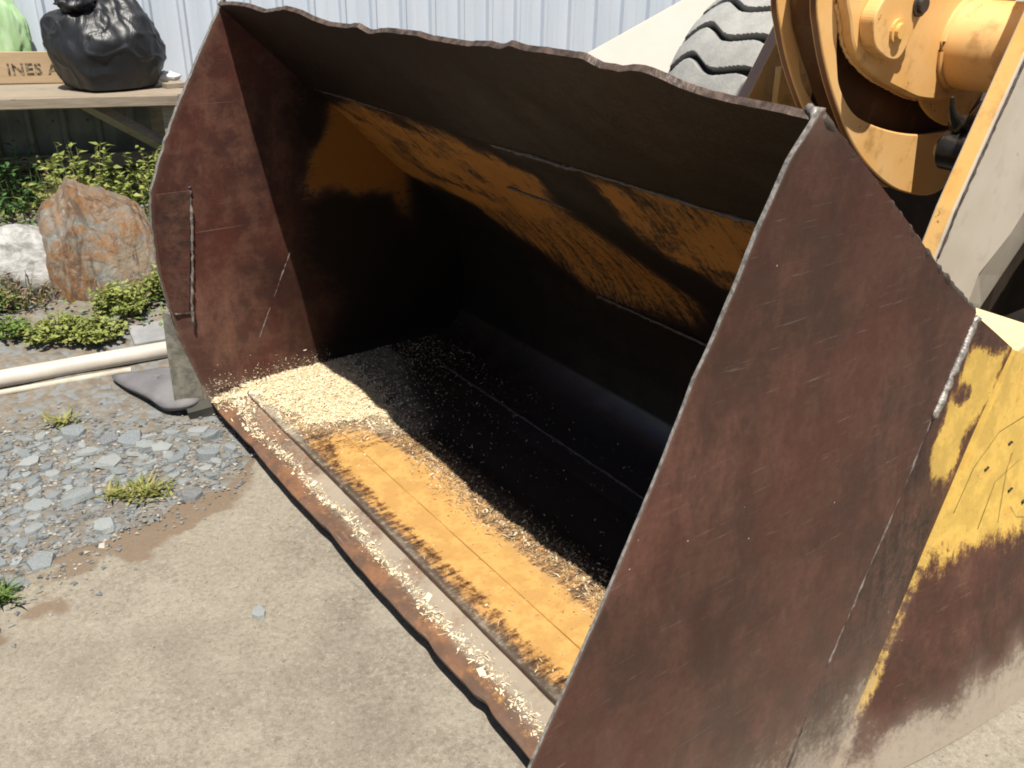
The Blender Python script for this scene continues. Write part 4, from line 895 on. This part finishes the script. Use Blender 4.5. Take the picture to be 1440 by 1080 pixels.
# fine gravel, too many to count
GV, GF, GT = [], [], []
for k in range(14000):
    x = random.uniform(-2.6, -.85); y = random.uniform(1.6, 3.3); d = polysdf(np.array([x]), np.array([y]), GR)[0]
    if d < -.30 or (d < 0 and random.random() > math.exp(d / .06)): continue
    s = random.uniform(.003, .011); z = float(ground_z(x, y)) if d > -.01 else max(float(ground_z(x, y)), -.004); b0 = len(GV); t = random.random()
    q = [(1, 0, 0), (-.5, .8, .1), (-.6, -.8, 0), (0.1, 0, .9), (0, 0, -.6)]
    R = Matrix.Rotation(random.uniform(0, 6.28), 3, 'Z')
    for p in q:
        v = R @ (Vector(p) * s * random.uniform(.7, 1.2)); GV.append((x + v.x, y + v.y, z + v.z * .7 + s * .3)); GT.append(t)
    for f in ((0, 1, 3), (1, 2, 3), (2, 0, 3), (1, 0, 4), (2, 1, 4), (0, 2, 4)): GF.append(tuple(b0 + i for i in f))
b = NB('gravel_mix', .9, 0, .3); t = b.attr('tone'); M_grav = b.out(b.ramp(t, [(0, (.09, .10, .11)), (.45, (.19, .21, .22)), (.8, (.28, .26, .22)), (1, (.45, .43, .38))]), .9)
o = mesh('gravel', GV, GF, M_grav, None, False, None, dict(tone=GT)); tag(o, 'loose fine gravel between the slate stones', 'gravel', kind='stuff')
# tiny crumbs on the concrete
GV, GF, GT = [], [], []
for k in range(1500):
    x = random.uniform(-1.3, 1.2); y = random.uniform(.3, 2.6)
    if polysdf(np.array([x]), np.array([y]), PAD)[0] < .02: continue
    s = random.uniform(.0012, .004) * (1.6 if random.random() < .06 else 1); b0 = len(GV); t = random.random()
    for p in [(1, 0, 0), (-.5, .8, 0), (-.6, -.8, 0), (.1, 0, .8)]: GV.append((x + p[0] * s, y + p[1] * s, -.004 + p[2] * s)); GT.append(t)
    for f in ((0, 1, 3), (1, 2, 3), (2, 0, 3)): GF.append(tuple(b0 + i for i in f))
o = mesh('grit', GV, GF, M_grav, None, False, None, dict(tone=GT)); tag(o, 'fine grit scattered over the concrete', 'grit', kind='stuff')

# ---- weeds
def mat_leaf(name, a, b_, tr=.25):
    b = NB(name, .55, 0, .35); t = b.attr('tone'); c = b.mix(t, a, b_)
    b.out(c); tl = b.n.new('ShaderNodeBsdfTranslucent'); b.link(c, tl.inputs[0]); mx = b.n.new('ShaderNodeMixShader'); mx.inputs[0].default_value = tr
    b.t.links.new(b.b.outputs[0], mx.inputs[1]); b.t.links.new(tl.outputs[0], mx.inputs[2]); b.t.links.new(mx.outputs[0], b.n['Material Output'].inputs[0]); return b.m
M_leafg = mat_leaf('weed_leaf_green', (.055, .11, .022), (.23, .32, .07)); M_leafy = mat_leaf('weed_leaf_yellowish', (.15, .20, .04), (.40, .42, .12)); M_leafb = mat_leaf('weed_leaf_deep', (.03, .08, .025), (.10, .20, .06)); M_dry = mat_leaf('dry_stalk', (.16, .10, .055), (.40, .29, .16), .1)
M_stem = simple('weed_stem', (.13, .14, .05), .7)
def leafpatch(LV, LF, LT, p, d, l, w, tone, up):
    d = d.normalized(); s = d.cross(up); s = s.normalized() if s.length > 1e-3 else Vector((1, 0, 0)); n = s.cross(d); k = len(LV)
    for (a, c_, e) in ((0, 0, 0), (.4, -.5, .06), (.4, .5, .06), (1, 0, -.10), (.45, 0, .0)):
        LV.append(p + d * (l * a) + s * (w * c_) + n * (l * e)); LT.append(tone)
    LF.append((k, k + 1, k + 4)); LF.append((k, k + 4, k + 2)); LF.append((k + 1, k + 3, k + 4)); LF.append((k + 4, k + 3, k + 2))
def weed(name, x, y, R, H, ns, ls, mat, label, cat='weed', droop=.3, lw=.45, per=9, group=None, z=None, bias=.5):
    root = empty(name, Matrix.Translation((x, y, float(ground_z(x, y)) if z is None else z))); tag(root, label, cat, group)
    LV, LF, LT, SV, SF = [], [], [], [], []
    for i in range(ns):
        a = random.uniform(0, 6.283); r = R * math.sqrt(random.random()); h = H * random.uniform(.45, 1.05) * (1 - .45 * (r / R) ** 2)
        b0 = Vector((math.cos(a) * r * .5, math.sin(a) * r * .5, 0)); tip = Vector((math.cos(a) * r, math.sin(a) * r, h))
        path = [b0, b0.lerp(tip, .5) + Vector((0, 0, h * .15)), tip]; v, f = tube_data(path, [.003, .002, .001], 4, False); k = len(SV); SV += v; SF += [tuple(q + k for q in ff) for ff in f]
        for j in range(per):
            t = .25 + .75 * (j + random.random()) / per; p = b0.lerp(path[1], t * 2) if t < .5 else path[1].lerp(tip, t * 2 - 1)
            d = Vector((random.gauss(0, 1), random.gauss(0, 1), random.uniform(-droop, .8))); l = ls * random.uniform(.6, 1.3)
            leafpatch(LV, LF, LT, p, d, l, l * lw, min(1, max(0, random.gauss(bias, .28))), Vector((random.gauss(0, .3), random.gauss(0, .3), 1)))
    mesh('foliage', LV, LF, mat, root, False, None, dict(tone=LT)); mesh('stems', SV, SF, M_stem, root, False); return root
weed('leafy_weed', -3.35, 5.15, .30, .42, 60, .050, M_leafg, 'dense green leafy weed at the far left below the bench')
weed('leafy_weed', -2.85, 5.05, .30, .42, 70, .048, M_leafb, 'dark green tall weed between the bench and the pale boulder')
weed('leafy_weed', -2.42, 4.90, .32, .46, 85, .052, M_leafy, 'yellow green broad leaf weed behind the orange boulder')
weed('leafy_weed', -2.05, 5.00, .26, .44, 70, .048, M_leafy, 'yellowish weed beside the bucket under the bench brace')
weed('leafy_weed', -1.95, 4.45, .16, .26, 34, .052, M_leafg, 'small green weed between orange boulder and bucket edge')
weed('leafy_weed', -3.0, 4.55, .30, .24, 70, .034, M_leafg, 'low green weed behind the pale boulder')
weed('leafy_weed', -3.9, 5.3, .35, .40, 50, .055, M_leafg, 'green weed at the left frame edge by the shed')
weed('low_weed', -1.72, 3.62, .15, .14, 95, .026, M_leafy, 'bright green low weed at the foot of the orange boulder', lw=.6)
weed('low_weed', -1.56, 3.78, .13, .19, 80, .026, M_leafy, 'bright weed climbing beside the bucket side plate', lw=.6)
weed('low_weed', -1.90, 3.38, .15, .10, 95, .024, M_leafy, 'low green weed mat behind the white pipe', lw=.6)
weed('low_weed', -2.12, 3.36, .12, .08, 60, .024, M_leafg, 'dull green weed mat at the left end of the pipe', lw=.6)
weed('low_weed', -1.74, 3.40, .13, .10, 90, .024, M_leafy, 'bright green weed mat between white pipe and grey slab', lw=.6)
weed('low_weed', -2.30, 3.55, .16, .13, 90, .026, M_leafg, 'green weed mat below the pale boulder', lw=.6)
weed('low_weed', -1.64, 4.10, .12, .24, 70, .032, M_leafg, 'green weed squeezed between orange boulder and side plate', lw=.5)
weed('dry_plant', -2.18, 3.66, .17, .16, 60, .032, M_dry, 'brown dry plant in front of the pale boulder', 'dry plant', lw=.22, per=6)
weed('dry_plant', -2.30, 4.40, .16, .50, 46, .040, M_dry, 'brown dry twigs standing above the orange boulder', 'dry plant', lw=.15, per=5)
def tuft(x, y, n, h, label, mat, r=.04):
    LV, LF, LT = [], [], []
    for i in range(n):
        a = random.uniform(0, 6.283); b0 = Vector((x + random.gauss(0, r * .6), y + random.gauss(0, r * .4), float(ground_z(x, y)))); d = Vector((math.cos(a) * .8, math.sin(a) * .8, random.uniform(.4, 1.1)))
        l = h * random.uniform(.5, 1.2); w = .004; s = Vector((-math.sin(a), math.cos(a), 0)); t = random.random(); k = len(LV)
        m = b0 + d * l * .6; e = b0 + d * l + Vector((math.cos(a), math.sin(a), -.5)) * l * .25
        for p in (b0 - s * w, b0 + s * w, m + s * w * .8, m - s * w * .8, e): LV.append(p); LT.append(t)
        LF += [(k, k + 1, k + 2, k + 3), (k + 3, k + 2, k + 4)]
    o = mesh('grass_tuft', LV, LF, mat, None, False, None, dict(tone=LT)); tag(o, label, 'grass tuft')
M_grass = mat_leaf('grass_blade', (.13, .16, .03), (.42, .38, .13))
tuft(-1.16, 2.365, 90, .055, 'green and yellow grass tuft between the slate stones', M_grass, .06); tuft(-1.24, 2.345, 50, .045, 'short grass tuft left of the larger tuft on gravel', M_grass, .032)
tuft(-1.36, 1.85, 80, .055, 'green grass tuft at the left edge of the concrete', M_leafg, .04); tuft(-1.63, 2.80, 40, .06, 'thin grass tuft growing at the thin pipe', M_grass, .04)
# ground-hugging leaves beneath the weeds
LV, LF, LT = [], [], []
for k in range(5200):
    x = random.uniform(-4.2, -1.5); y = random.uniform(3.3, 5.5)
    if y - .3 * x < 3.95 or fbm(np.array([x * 2.5]), np.array([y * 2.5]), 141)[0] < .40: continue
    p = Vector((x, y, float(ground_z(x, y)) + random.uniform(0, .05))); l = random.uniform(.015, .04)
    leafpatch(LV, LF, LT, p, Vector((random.gauss(0, 1), random.gauss(0, 1), random.uniform(-.1, .6))), l, l * .5, random.random(), Vector((0, 0, 1)))
o = mesh('ground_cover', LV, LF, M_leafg, None, False, None, dict(tone=LT)); tag(o, 'low ground cover leaves below the bench', 'ground cover', kind='stuff')
